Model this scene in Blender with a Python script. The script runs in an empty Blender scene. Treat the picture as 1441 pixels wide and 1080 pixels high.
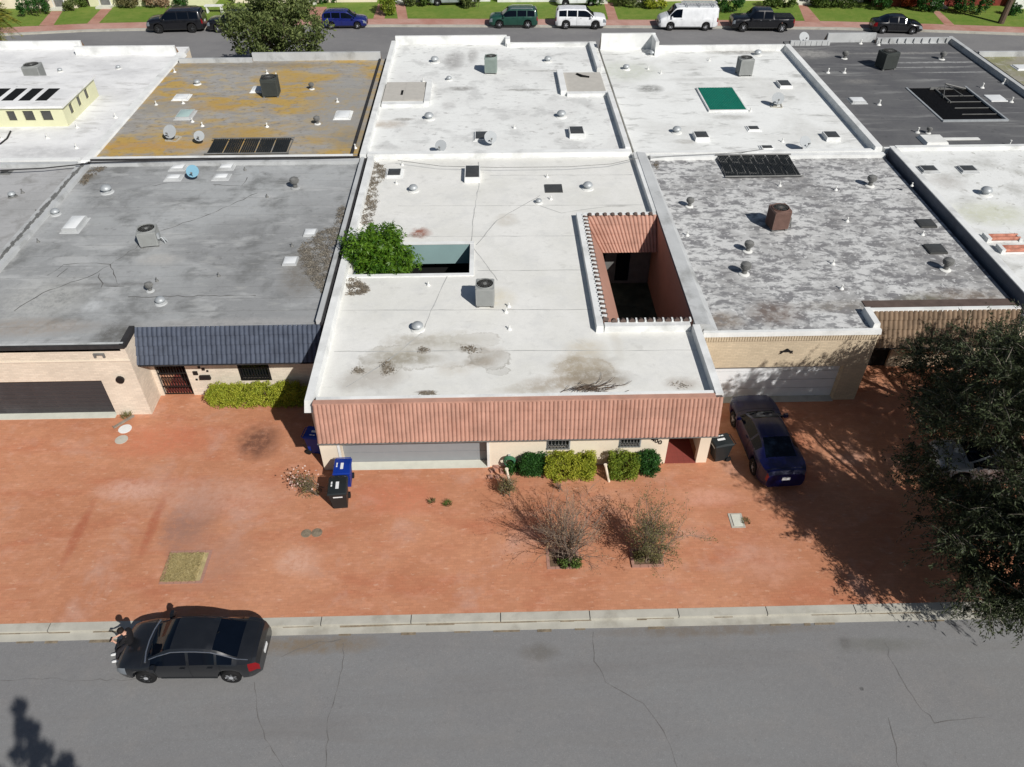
import bpy, bmesh, math, random
import numpy as np
from mathutils import Vector, Matrix
random.seed(7); RNG = np.random.default_rng(7)
R = math.radians
C = bpy.context.scene.collection
sc = bpy.context.scene
# ------------------------------------------------------------------ camera, sky, sun
CAMH = 23.0; PITCH = R(41.1); YAW = R(1.5); FPX = 1090.0
cam = bpy.data.cameras.new('camera'); camo = bpy.data.objects.new('camera', cam); C.objects.link(camo)
cam.sensor_fit = 'HORIZONTAL'; cam.sensor_width = 36; cam.lens = 36 * FPX / 1441
cam.clip_start = 0.1; cam.clip_end = 2000
camo.location = (0, 0, CAMH); camo.rotation_euler = (math.pi / 2 - PITCH, 0, -YAW)
sc.camera = camo
SUNV = Vector((0.70, -0.95, 1.0)).normalized()
w = bpy.data.worlds.new("World"); sc.world = w; w.use_nodes = True
nt = w.node_tree; bg = nt.nodes['Background']
sky = nt.nodes.new('ShaderNodeTexSky'); sky.sky_type = 'NISHITA'; sky.sun_disc = False
sky.sun_elevation = math.asin(SUNV.z); sky.sun_rotation = math.atan2(SUNV.x, SUNV.y)
nt.links.new(sky.outputs[0], bg.inputs[0]); bg.inputs[1].default_value = 0.05
sl = bpy.data.lights.new('sun', 'SUN'); sl.energy = 5.0; sl.angle = R(0.53); sl.color = (1.0, 0.97, 0.925)
so = bpy.data.objects.new('sun', sl); C.objects.link(so); so.location = (30, -30, 60)
so.rotation_euler = SUNV.to_track_quat('Z', 'Y').to_euler()
sc.view_settings.view_transform = 'Standard'; sc.view_settings.look = 'None'
sc.view_settings.exposure = -0.15; sc.view_settings.gamma = 1.0
# ------------------------------------------------------------------ survey helper: photo point -> point on a real level z
_r = Vector((math.cos(YAW), -math.sin(YAW), 0))
_f = Vector((math.sin(YAW) * math.cos(PITCH), math.cos(YAW) * math.cos(PITCH), -math.sin(PITCH)))
_d = Vector((-math.sin(YAW) * math.sin(PITCH), -math.cos(YAW) * math.sin(PITCH), -math.cos(PITCH)))
def U(px, py, z=0.0):
    d = _f + _r * ((px - 720.5) / FPX) + _d * ((py - 540) / FPX)
    t = (z - CAMH) / d.z
    return Vector((d.x * t, d.y * t, z))
# ------------------------------------------------------------------ materials
def lin(c):
    c = c / 255.0
    return c / 12.92 if c <= 0.04045 else ((c + 0.055) / 1.055) ** 2.4
def S(r, g, b): return (lin(r), lin(g), lin(b), 1.0)
class NT:
    def __init__(s, name):
        s.m = bpy.data.materials.new(name); s.m.use_nodes = True; s.t = s.m.node_tree
        s.b = s.t.nodes['Principled BSDF']
    def new(s, typ): return s.t.nodes.new(typ)
    def put(s, sock, v):
        if isinstance(v, bpy.types.NodeSocket): s.t.links.new(v, sock)
        elif v is not None: sock.default_value = v
    def pos(s, obj=False, scale=(1, 1, 1)):
        if obj: o = s.new('ShaderNodeTexCoord').outputs['Object']
        else: o = s.new('ShaderNodeNewGeometry').outputs['Position']
        if scale != (1, 1, 1):
            v = s.new('ShaderNodeVectorMath'); v.operation = 'MULTIPLY'
            s.put(v.inputs[0], o); v.inputs[1].default_value = scale; o = v.outputs[0]
        return o
    def math(s, op, a, b=None, c=None):
        n = s.new('ShaderNodeMath'); n.operation = op
        s.put(n.inputs[0], a)
        if b is not None: s.put(n.inputs[1], b)
        if c is not None: s.put(n.inputs[2], c)
        return n.outputs[0]
    def noise(s, vec, scale, detail=4, rough=.55, dist=0):
        n = s.new('ShaderNodeTexNoise'); s.put(n.inputs['Vector'], vec)
        n.inputs['Scale'].default_value = scale; n.inputs['Detail'].default_value = detail
        n.inputs['Roughness'].default_value = rough; n.inputs['Distortion'].default_value = dist
        return n.outputs['Fac'], n.outputs['Color']
    def ramp(s, v, lo, hi, a=0., b=1.):
        n = s.new('ShaderNodeMapRange'); n.clamp = True
        s.put(n.inputs[0], v); n.inputs[1].default_value = lo; n.inputs[2].default_value = hi
        n.inputs[3].default_value = a; n.inputs[4].default_value = b
        return n.outputs[0]
    def mix(s, f, a, b, mode='MIX'):
        n = s.new('ShaderNodeMix'); n.data_type = 'RGBA'; n.blend_type = mode
        s.put(n.inputs[0], f); s.put(n.inputs[6], a); s.put(n.inputs[7], b)
        return n.outputs[2]
    def bump(s, h, strength=.4, dist=.02):
        n = s.new('ShaderNodeBump'); n.inputs['Strength'].default_value = strength
        n.inputs['Distance'].default_value = dist; s.put(n.inputs['Height'], h)
        s.t.links.new(n.outputs[0], s.b.inputs['Normal'])
    def done(s, col, rough=.8, metal=0., spec=.3):
        s.put(s.b.inputs['Base Color'], col); s.put(s.b.inputs['Roughness'], rough)
        s.b.inputs['Metallic'].default_value = metal; s.b.inputs['Specular IOR Level'].default_value = spec
        return s.m
def mat(name, col, rough=.8, var=.12, scale=3., metal=0., spec=.3, bump=0., fine=40., dirt=None):
    n = NT(name); p = n.pos(obj=True)
    f, _ = n.noise(p, scale, 5); g, _ = n.noise(p, fine, 3)
    k = n.math('ADD', n.ramp(f, .3, .7, 1 - var, 1 + var), n.ramp(g, .3, .7, -var * .5, var * .5))
    c = n.mix(1.0, col, k, 'MULTIPLY')
    if dirt:
        h, _ = n.noise(p, scale * .6, 6, .65)
        c = n.mix(n.ramp(h, .52, .72, 0, dirt[1]), c, dirt[0])
    if bump: n.bump(g, bump, .01)
    return n.done(c, rough, metal, spec)
def surf(name, base, layers, rough=.85, spec=.25, bump=.3):
    """a large outdoor surface in world metres: base colour plus noise blotches, stains with a place of their own, seams"""
    n = NT(name); P = n.pos(); c = base
    wn, wc = n.noise(P, 1.5, 7, .72)
    wob = n.new('ShaderNodeVectorMath'); wob.operation = 'SUBTRACT'; n.put(wob.inputs[0], wc); wob.inputs[1].default_value = (.5, .5, .5)
    for L in layers:
        k = L[0]
        if k == 'n':      # scale, lo, hi, colour, strength, (sx,sy)
            _, scl, lo, hi, col, st, st2 = L
            f, _x = n.noise(n.pos(scale=(st2[0], st2[1], 1)), scl, 7, .62, .3)
            c = n.mix(n.ramp(f, lo, hi, 0, st), c, col)
        elif k == 's':    # x, y, rx, ry, colour, strength, wobble
            _, x, y, rx, ry, col, st, wb = L
            a = n.new('ShaderNodeVectorMath'); a.operation = 'MULTIPLY_ADD'
            n.put(a.inputs[0], wob.outputs[0]); a.inputs[1].default_value = (wb, wb, 0); n.put(a.inputs[2], P)
            b = n.new('ShaderNodeVectorMath'); b.operation = 'SUBTRACT'; n.put(b.inputs[0], a.outputs[0]); b.inputs[1].default_value = (x, y, 0)
            d = n.new('ShaderNodeVectorMath'); d.operation = 'MULTIPLY'; n.put(d.inputs[0], b.outputs[0]); d.inputs[1].default_value = (1 / rx, 1 / ry, 0)
            e = n.new('ShaderNodeVectorMath'); e.operation = 'LENGTH'; n.put(e.inputs[0], d.outputs[0])
            f, _x = n.noise(P, 3.0, 9, .82)
            m = n.math('MULTIPLY', n.ramp(e.outputs['Value'], .4, 1.0, 1, 0), n.ramp(f, .36, .54, .22, 1))
            c = n.mix(n.math('MULTIPLY', m, st), c, col)
        elif k == 'r':    # ring stain (dried puddle edge)
            _, x, y, rx, ry, col, st, wb = L
            a = n.new('ShaderNodeVectorMath'); a.operation = 'MULTIPLY_ADD'
            n.put(a.inputs[0], wob.outputs[0]); a.inputs[1].default_value = (wb, wb, 0); n.put(a.inputs[2], P)
            b = n.new('ShaderNodeVectorMath'); b.operation = 'SUBTRACT'; n.put(b.inputs[0], a.outputs[0]); b.inputs[1].default_value = (x, y, 0)
            d = n.new('ShaderNodeVectorMath'); d.operation = 'MULTIPLY'; n.put(d.inputs[0], b.outputs[0]); d.inputs[1].default_value = (1 / rx, 1 / ry, 0)
            e = n.new('ShaderNodeVectorMath'); e.operation = 'LENGTH'; n.put(e.inputs[0], d.outputs[0])
            v = n.math('ABSOLUTE', n.math('SUBTRACT', e.outputs['Value'], .85)); f, _x = n.noise(P, 1.1, 4, .6)
            c = n.mix(n.math('MULTIPLY', n.ramp(v, 0, .06, st, 0), n.ramp(f, .4, .56, .1, 1)), c, col)
            c = n.mix(n.ramp(e.outputs['Value'], .8, .87, st * .3, 0), c, col)
        elif k == 'l':    # axis, spacing, width, colour, strength
            _, ax, sp, wd, col, st = L
            sep = n.new('ShaderNodeSeparateXYZ'); n.put(sep.inputs[0], P)
            v = n.math('ADD', sep.outputs[ax], n.math('MULTIPLY', wn, .12))
            fr = n.math('ABSOLUTE', n.math('SUBTRACT', n.math('FRACT', n.math('DIVIDE', v, sp)), .5))
            m = n.ramp(fr, 0, wd / sp, 1, 0)
            f, _x = n.noise(P, .9, 3)
            c = n.mix(n.math('MULTIPLY', m, n.ramp(f, .4, .6, st * .25, st)), c, col)
        elif k == 'b':    # bricks: w, h, mortar colour, variation strength
            _, bw, bh, mc, st = L
            bt = n.new('ShaderNodeTexBrick'); n.put(bt.inputs['Vector'], P)
            bt.inputs['Scale'].default_value = 1.0; bt.inputs['Brick Width'].default_value = bw; bt.inputs['Row Height'].default_value = bh
            bt.inputs['Mortar Size'].default_value = .008; bt.inputs['Color1'].default_value = (.82, .82, .82, 1)
            bt.inputs['Color2'].default_value = (1.12, 1.12, 1.12, 1); bt.inputs['Mortar'].default_value = mc
            c = n.mix(st, c, bt.outputs['Color'], 'MULTIPLY')
    g, _x = n.noise(P, 28, 4, .7); h, _x = n.noise(P, 6, 4, .6)
    c = n.mix(1.0, c, n.math('ADD', n.ramp(g, .25, .75, .90, 1.08), n.ramp(h, .3, .7, -.03, .03)), 'MULTIPLY')
    if bump: n.bump(n.math('ADD', g, h), bump, .012)
    return n.done(c, rough, 0, spec)
def leafmat(name, c1, c2, rough=.55, trans=.25):
    n = NT(name); g = n.new('ShaderNodeNewGeometry'); f, _ = n.noise(n.pos(), 1.6, 3)
    k = n.math('ADD', n.math('MULTIPLY', g.outputs['Random Per Island'], .7), n.ramp(f, .35, .65, 0, .3))
    c = n.mix(k, c1, c2)
    m = n.done(c, rough, 0, .3)
    t = n.new('ShaderNodeBsdfTranslucent'); n.put(t.inputs[0], c)
    a = n.new('ShaderNodeMixShader'); a.inputs[0].default_value = trans
    out = n.t.nodes['Material Output']
    n.t.links.new(n.b.outputs[0], a.inputs[1]); n.t.links.new(t.outputs[0], a.inputs[2]); n.t.links.new(a.outputs[0], out.inputs[0])
    return m
def paint(name, col, rough=.25, metal=0., coat=.6):
    n = NT(name); f, _ = n.noise(n.pos(obj=True), 2.2, 4)
    c = n.mix(1.0, col, n.ramp(f, .3, .7, .9, 1.1), 'MULTIPLY')
    m = n.done(c, n.ramp(f, .3, .7, rough, rough + .12), metal, .5)
    n.b.inputs['Coat Weight'].default_value = coat; n.b.inputs['Coat Roughness'].default_value = .08
    return m
M = {}
M['white'] = mat('white_paint', S(222, 222, 218), dirt=(S(160, 158, 150), .35), scale=1.2)
M['parapet'] = mat('parapet_coating', S(224, 225, 223), dirt=(S(150, 150, 146), .5), scale=.9, bump=.2)
M['parapet_grey'] = mat('weathered_parapet', S(184, 186, 186), dirt=(S(95, 94, 88), .7), scale=.8, bump=.3)
M['parapet_dark'] = mat('slate_parapet', S(104, 108, 118), dirt=(S(70, 72, 78), .5), scale=1, bump=.2)
M['tar'] = mat('black_flashing', S(50, 49, 50), var=.25)
M['stucco'] = mat('beige_stucco', S(230, 217, 196), var=.06, scale=.7, bump=.3, fine=60, dirt=(S(190, 174, 152), .3))
M['stucco_peach'] = mat('peach_stucco', S(222, 210, 192), var=.06, scale=.7, bump=.3, fine=60)
M['yellow'] = mat('pale_yellow_stucco', S(214, 213, 178), var=.05, scale=.8)
M['salmon'] = mat('salmon_stucco', S(168, 128, 112), var=.08, scale=.8, bump=.2)
M['teal'] = mat('grey_blue_stucco', S(134, 160, 160), var=.06, scale=.8)
M['terracotta'] = mat('terracotta_tile', S(180, 138, 121), var=.16, scale=1.6, dirt=(S(150, 104, 86), .4), bump=.2)
M['tile_dark'] = mat('slate_tile', S(70, 77, 91), var=.2, scale=2.5, dirt=(S(52, 58, 72), .5), rough=.6)
M['tile_brown'] = mat('tan_barrel_tile', S(128, 108, 88), var=.2, scale=1.5, dirt=(S(70, 60, 50), .8))
M['tile_end'] = mat('dark_tile_end', S(92, 78, 72), var=.2)  # even dark brown for ridge tiles and mansard cores
M['garage_grey'] = mat('grey_garage_door', S(138, 141, 144), var=.03, rough=.5)
M['garage_dark'] = mat('dark_garage_door', S(62, 60, 62), var=.08, rough=.5, dirt=(S(92, 91, 94), .4), scale=.7)
M['garage_white'] = mat('white_garage_door', S(226, 228, 230), var=.03, rough=.5)
M['concrete'] = mat('concrete', S(180, 177, 166), var=.1, scale=1.5, dirt=(S(120, 112, 98), .5), bump=.3)
M['concrete_pale'] = mat('pale_slab', S(205, 205, 192), var=.06)
M['glass'] = mat('dark_glass', S(20, 24, 28), rough=.06, var=.1, spec=.6)
M['glass_car'] = mat('car_glass', S(8, 14, 24), rough=.06, var=.1, spec=.22)
M['skydark'] = mat('smoked_skylight', S(70, 70, 68), rough=.25, spec=.5, var=.15)
M['skywhite'] = mat('milky_skylight', S(226, 228, 228), rough=.4, var=.05)
M['skyaqua'] = mat('aqua_skylight', S(168, 190, 186), rough=.3, var=.06)
M['green_sheet'] = mat('green_corrugated_sheet', S(24, 116, 96), rough=.5, var=.1)
M['iron'] = mat('black_iron', S(32, 30, 30), rough=.5, var=.1)
M['alu'] = mat('galvanised_metal', S(176, 180, 182), rough=.5, metal=.3, var=.1)
M['alu_dark'] = mat('weathered_metal', S(112, 112, 110), rough=.6, var=.2)
M['ac_grey'] = mat('grey_ac_casing', S(150, 152, 150), rough=.6, var=.06)
M['ac_green'] = mat('grey_green_ac_casing', S(140, 152, 146), rough=.6, var=.06)
M['ac_brown'] = mat('brown_ac_casing', S(112, 88, 80), rough=.6, var=.15)
M['ac_dark'] = mat('dark_ac_casing', S(66, 70, 68), rough=.6, var=.1)
M['black'] = mat('black_plastic', S(30, 32, 34), rough=.5, var=.1)
M['blackbin'] = mat('black_bin_plastic', S(34, 40, 42), rough=.45, var=.1)
M['bluebin'] = mat('blue_bin_plastic', S(12, 48, 136), rough=.45, var=.1)
M['mark'] = mat('white_print', S(220, 222, 222), var=.05)
M['dish'] = mat('dish_grey', S(164, 168, 170), rough=.5, var=.05)
M['dish_blue'] = mat('dish_pale_blue', S(120, 164, 184), rough=.5, var=.05)
M['rust'] = mat('rusty_metal', S(190, 130, 110), var=.3, scale=4, dirt=(S(130, 60, 40), .8))
M['solar'] = mat('black_solar_mat', S(38, 40, 40), rough=.5, var=.2)
M['alu_moss'] = mat('mossy_metal', S(92, 100, 90))
M['tan_panel'] = mat('tan_board', S(186, 182, 174), var=.06)
M['rubber'] = mat('tyre_rubber', S(26, 26, 27), rough=.85, var=.1)
M['rim'] = mat('alloy_rim', S(188, 190, 194), rough=.35, metal=.25, var=.05)
M['rim_dark'] = mat('dark_rim', S(96, 98, 100), rough=.35, metal=.6, var=.05)
M['chrome'] = mat('bright_trim', S(205, 208, 212), rough=.2, metal=.9, var=.02)
M['lamp_clear'] = mat('headlamp_lens', S(120, 126, 132), rough=.15, var=.05, spec=.6)
M['lamp_red'] = mat('tail_lamp_lens', S(120, 10, 18), rough=.15, var=.05, spec=.6)
M['bark'] = mat('bark', S(92, 78, 66), var=.25, scale=6, bump=.4)
M['bark_pale'] = mat('pale_bark', S(150, 140, 128), var=.2, scale=6, bump=.4)
M['twig'] = mat('dry_twig', S(122, 108, 96), var=.2, scale=8)
M['wood'] = mat('weathered_wood', S(134, 124, 112), var=.2, scale=4)
M['brickred'] = mat('red_brick_wall', S(120, 52, 42), var=.25, scale=3)
M['brown_wall'] = mat('brown_wall', S(140, 112, 86), var=.2, scale=3)
M['dark_fill'] = mat('painted_dark', S(18, 18, 17), var=.1)  # near-black paint for the shade inside openings, also for plain dark parts
M['floor_red'] = surf('quarry_tile', S(134, 66, 58), [('l', 0, .22, .02, S(110, 60, 52), .8), ('l', 1, .22, .02, S(110, 60, 52), .8)])
M['patio'] = surf('patio_floor', S(84, 92, 76), [('n', 1.2, .4, .6, S(46, 56, 44), .8, (1, 1))])
# ------------------------------------------------------------------ mesh collector
def world_off(p):
    v = Vector((0, 0, 0))
    while p is not None: v += p.location; p = p.parent
    return v
class MB:
    def __init__(s): s.v = []; s.f = []; s.m = []
    def add(s, vs, fs, m=0):
        b = len(s.v); s.v += [tuple(q) for q in vs]; s.f += [tuple(i + b for i in f) for f in fs]; s.m += [m] * len(fs); return s
    def box(s, x0, x1, y0, y1, z0, z1, m=0, taper=0):
        t = taper
        vs = [(x0, y0, z0), (x1, y0, z0), (x1, y1, z0), (x0, y1, z0), (x0 + t, y0 + t, z1), (x1 - t, y0 + t, z1), (x1 - t, y1 - t, z1), (x0 + t, y1 - t, z1)]
        return s.add(vs, [(0, 3, 2, 1), (4, 5, 6, 7), (0, 1, 5, 4), (1, 2, 6, 5), (2, 3, 7, 6), (3, 0, 4, 7)], m)
    def cbox(s, c, d, m=0, rz=0, taper=0, rx=0):
        t = MB().box(-d[0] / 2, d[0] / 2, -d[1] / 2, d[1] / 2, -d[2] / 2, d[2] / 2, 0, taper)
        mt = Matrix.Translation(c) @ Matrix.Rotation(rz, 4, 'Z') @ Matrix.Rotation(rx, 4, 'X')
        return s.add([mt @ Vector(q) for q in t.v], t.f, m)
    def prism(s, poly, z0, z1, m=0):
        n = len(poly); vs = [(p[0], p[1], z0) for p in poly] + [(p[0], p[1], z1) for p in poly]
        return s.add(vs, [tuple(range(n - 1, -1, -1)), tuple(range(n, 2 * n))] + [(i, (i + 1) % n, n + (i + 1) % n, n + i) for i in range(n)], m)
    def tube(s, pts, r, n=6, m=0, r1=None, cap=True):
        pts = [Vector(p) for p in pts]; k = len(pts); vs = []
        for i, p in enumerate(pts):
            t = (pts[min(i + 1, k - 1)] - pts[max(i - 1, 0)]).normalized()
            a = t.cross(Vector((0, 0, 1)) if abs(t.z) < .9 else Vector((1, 0, 0))).normalized(); b = t.cross(a)
            rr = r if r1 is None else r + (r1 - r) * i / (k - 1)
            vs += [p + (a * math.cos(2 * math.pi * j / n) + b * math.sin(2 * math.pi * j / n)) * rr for j in range(n)]
        fs = [(i * n + j, i * n + (j + 1) % n, (i + 1) * n + (j + 1) % n, (i + 1) * n + j) for i in range(k - 1) for j in range(n)]
        if cap: fs += [tuple(range(n - 1, -1, -1)), tuple(range((k - 1) * n, k * n))]
        return s.add(vs, fs, m)
    def lathe(s, c, prof, n=16, m=0, ax='Z', mats=None):
        c = Vector(c); vs = []; fs = []
        for (r, z) in prof:
            for j in range(n):
                a = 2 * math.pi * j / n
                q = Vector((r * math.cos(a), r * math.sin(a), z))
                if ax == 'Y': q = Vector((q.x, q.z, q.y))
                if ax == 'X': q = Vector((q.z, q.x, q.y))
                vs.append(c + q)
        k = len(prof)
        for i in range(k - 1):
            for j in range(n): fs.append((i * n + j, i * n + (j + 1) % n, (i + 1) * n + (j + 1) % n, (i + 1) * n + j))
        fs.append(tuple(range(n - 1, -1, -1))); fs.append(tuple(range((k - 1) * n, k * n)))
        return s.add(vs, fs, m)
    def xform(s, mt): s.v = [tuple(mt @ Vector(q)) for q in s.v]; return s
    def build(s, name, mats, parent=None, smooth=False, label=None):
        off = world_off(parent)
        me = bpy.data.meshes.new(name)
        me.from_pydata([(q[0] - off.x, q[1] - off.y, q[2] - off.z) for q in s.v], [], s.f)
        if not isinstance(mats, (list, tuple)): mats = [mats]
        for m in mats: me.materials.append(m)
        if len(mats) > 1: me.polygons.foreach_set('material_index', s.m)
        if smooth: me.polygons.foreach_set('use_smooth', [True] * len(s.f))
        me.validate(); me.update()
        if smooth:
            try: me.set_sharp_from_angle(angle=R(38))
            except Exception: pass
        o = bpy.data.objects.new(name, me); C.objects.link(o)
        if parent: o.parent = parent
        if label: o['label'] = label
        return o
def tag(o, label=None, cat=None, group=None, kind=None):
    if label: o['label'] = label
    if cat: o['category'] = cat
    if group: o['group'] = group
    if kind: o['kind'] = kind
    return o
def thing(name, label, cat, loc=(0, 0, 0), group=None):
    o = bpy.data.objects.new(name, None); C.objects.link(o); o.location = loc; o.empty_display_size = .3
    return tag(o, label, cat, group)
def dup(root, loc, rz=None, label=None, group=None, scale=None):
    r = root.copy(); C.objects.link(r); r.location = loc
    if rz is not None: r.rotation_euler = (0, 0, rz)
    if scale: r.scale = (scale,) * 3
    if label: r['label'] = label
    if group: r['group'] = group
    for ch in list(root.children):
        c = ch.copy(); C.objects.link(c); c.parent = r
        for g in list(ch.children):
            d = g.copy(); C.objects.link(d); d.parent = c
    return r
def struct(name, mb, m): return tag(mb.build(name, m), kind='structure')
def wall_box(mb, x0, x1, y0, y1, z0, z1, m=0): mb.box(x0, x1, y0, y1, z0, z1, m)
def cells(x0, x1, y0, y1, holes):
    xs = sorted({x0, x1, *[h[0] for h in holes], *[h[1] for h in holes]}); ys = sorted({y0, y1, *[h[2] for h in holes], *[h[3] for h in holes]})
    for i in range(len(xs) - 1):
        for j in range(len(ys) - 1):
            cx = (xs[i] + xs[i + 1]) / 2; cy = (ys[j] + ys[j + 1]) / 2
            if any(h[0] < cx < h[1] and h[2] < cy < h[3] for h in holes): continue
            yield xs[i], xs[i + 1], ys[j], ys[j + 1]
def slab(mb, x0, x1, y0, y1, z, holes=(), m=0, th=.22, seg=None):
    """one roof or ground sheet, with rectangular openings, closed below and at its rims"""
    C_ = list(cells(x0, x1, y0, y1, holes))
    for (a, b, c, d) in C_:
        mb.add([(a, c, z), (b, c, z), (b, d, z), (a, d, z)], [(0, 1, 2, 3)], m)
        mb.add([(a, c, z - th), (b, c, z - th), (b, d, z - th), (a, d, z - th)], [(3, 2, 1, 0)], m)
    def rim(x0, y0, x1, y1): mb.add([(x0, y0, z - th), (x1, y1, z - th), (x1, y1, z), (x0, y0, z)], [(0, 1, 2, 3)], m)
    rim(x0, y0, x1, y0); rim(x1, y0, x1, y1); rim(x1, y1, x0, y1); rim(x0, y1, x0, y0)
    for h in holes: rim(h[1], h[2], h[0], h[2]); rim(h[1], h[3], h[1], h[2]); rim(h[0], h[3], h[1], h[3]); rim(h[0], h[2], h[0], h[3])
def tiles(mb, A, B, D, E, pitch, rows, r, m=0, step=.03):
    """barrel tiles on the slope whose top edge is A-B and bottom edge D-E"""
    A, B, D, E = map(Vector, (A, B, D, E)); L = (B - A).length; nc = max(2, int(round(L / pitch)))
    nrm = (B - A).cross(D - A).normalized()
    if nrm.z < 0: nrm = -nrm
    prof = [(0, -.25), (.14, .35), (.32, .9), (.5, 1.0), (.68, .9), (.86, .35)]
    cols = [((j + t) / nc, h) for j in range(nc) for t, h in prof] + [(1.0, -.25)]
    lines = []
    for k in range(rows): lines += [(k / rows, 0.0), ((k + 1) / rows - .0005, step)]
    vs = []; W = len(cols)
    for t, st in lines:
        for i, (u, h) in enumerate(cols):
            jit = .007 * math.sin(i // 6 * 12.9 + int(t * rows + .001) * 37)
            vs.append((A.lerp(B, u)).lerp(D.lerp(E, u), t) + nrm * (h * r + st + jit))
    fs = [(i * W + j, (i + 1) * W + j, (i + 1) * W + j + 1, i * W + j + 1) for i in range(len(lines) - 1) for j in range(W - 1)]
    mb.add(vs, fs, m)
def mansard(name, parent, x0, x1, yt, zt, yb, zb, mt, pitch, rows, ywall, fascia, ends=True, capmat=None):
    t = MB(); tiles(t, (x0, yt, zt), (x1, yt, zt), (x0, yb, zb), (x1, yb, zb), pitch, rows, pitch * .24, 0, .055 if pitch > .18 else .028)
    a = t.build(name, mt, parent)
    e = MB()     # core behind the tiles: closed prism
    vs = []
    for x in (x0 + .01, x1 - .01): vs += [(x, yt + .02, zt - .03), (x, yb + .04, zb - .03), (x, ywall - .005, zb - .03), (x, ywall - .005, zt - .03)]
    e.add(vs, [(0, 1, 2, 3), (7, 6, 5, 4), (0, 4, 5, 1), (1, 5, 6, 2), (2, 6, 7, 3), (3, 7, 4, 0)])
    e.build('mansard_core', capmat or mt, parent)
    f = MB(); f.box(x0 - .02, x1 + .02, yb - .03, yb + .05, zb - .07, zb - .02); f.build('fascia', fascia, parent)
# ------------------------------------------------------------------ small builders used on the roofs
def strip(mb, pts, wd, m=0, jit=0.0):
    pts = [Vector(p) for p in pts]; vs = []; k = len(pts)
    for i, p in enumerate(pts):
        t = pts[min(i + 1, k - 1)] - pts[max(i - 1, 0)]; t.z = 0; t.normalize(); n = Vector((-t.y, t.x, 0)) * (wd / 2 * (1 + random.uniform(-jit, jit)))
        vs += [p + n, p - n]
    mb.add(vs, [(2 * i, 2 * i + 1, 2 * i + 3, 2 * i + 2) for i in range(k - 1)], m)
def wig(pts, step=.4, amp=.08):
    out = []
    for a, b in zip(pts[:-1], pts[1:]):
        a = Vector(a); b = Vector(b); L = (b - a).length; k = max(1, int(L / step)); t = (b - a).normalized(); n = Vector((-t.y, t.x, 0))
        for i in range(k): out.append(a.lerp(b, i / k) + (n * random.gauss(0, amp) if (i or out) else Vector((0, 0, 0))))
    out.append(Vector(pts[-1])); return out
def vent(parent, px, py, z, kind='dome', s=1.0, m=None):
    if kind == 'pipe': s *= .55
    else: s *= .88
    p = U(px, py, z); x, y = p.x, p.y
    b = MB()
    if kind == 'turbine':
        b.lathe((x, y, z + .002), [(.26 * s, 0), (.26 * s, .02), (.17 * s, .06), (.15 * s, .06)], 14, 0)
        b.lathe((x, y, z), [(.12 * s, .05), (.12 * s, .28 * s), (.22 * s, .34 * s), (.25 * s, .45 * s), (.22 * s, .57 * s), (.1 * s, .64 * s), (0.02, .65 * s)], 14, 1)
        for k in range(14):
            a = 2 * math.pi * k / 14
            b.tube([(x + math.cos(a + q * .5) * r_ * s, y + math.sin(a + q * .5) * r_ * s, z + h * s) for q, (r_, h) in enumerate([(.225, .34), (.26, .45), (.225, .58)])], .012, 3, 1)
        mm = [m or M['white'], M['alu_dark']]
    elif kind == 'dome':
        b.lathe((x, y, z + .002), [(.34 * s, 0), (.3 * s, .04), (.2 * s, .05)], 16, 0)
        b.lathe((x, y, z), [(.16 * s, .04), (.16 * s, .2 * s), (.27 * s, .2 * s), (.27 * s, .26 * s), (.2 * s, .35 * s), (.08 * s, .4 * s), (.01, .41 * s)], 16, 1)
        mm = [m or M['white'], M['alu']]
    else:
        b.lathe((x, y, z + .002), [(.2 * s, 0), (.15 * s, .05), (.07 * s, .09)], 12, 0)
        b.lathe((x, y, z), [(.055 * s, .05), (.055 * s, .34 * s), (.075 * s, .34 * s), (.075 * s, .42 * s), (.02, .43 * s)], 10, 1)
        mm = [m or M['white'], m or M['white']]
    o = b.build('roof_vent', mm, parent, smooth=True); return o
def skylight(parent, px, py, z, wx, wy, h, curb, pane, dome=.06, curbs=True):
    p = U(px, py, z); x, y = p.x, p.y
    f = MB(); a = .06
    f.box(x - wx / 2, x + wx / 2, y - wy / 2, y + wy / 2, z + .003, z + h, 0, .015)
    if curbs: f.box(x - wx / 2 - .1, x + wx / 2 + .1, y - wy / 2 - .1, y + wy / 2 + .1, z + .002, z + .04, 0, .03)
    o = f.build('skylight', curb, parent)
    g = MB(); X0, X1, Y0, Y1 = x - wx / 2 + a, x + wx / 2 - a, y - wy / 2 + a, y + wy / 2 - a
    n = 6; vs = []
    for i in range(n + 1):
        for j in range(n + 1):
            u, v = i / n, j / n
            vs.append((X0 + (X1 - X0) * u, Y0 + (Y1 - Y0) * v, z + h + .004 + dome * min(1, 16 * u * (1 - u) * v * (1 - v)) ** .5))
    g.add(vs, [(i * (n + 1) + j, (i + 1) * (n + 1) + j, (i + 1) * (n + 1) + j + 1, i * (n + 1) + j + 1) for i in range(n) for j in range(n)])
    g.build('pane', pane, o, smooth=True)
    return o
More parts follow.
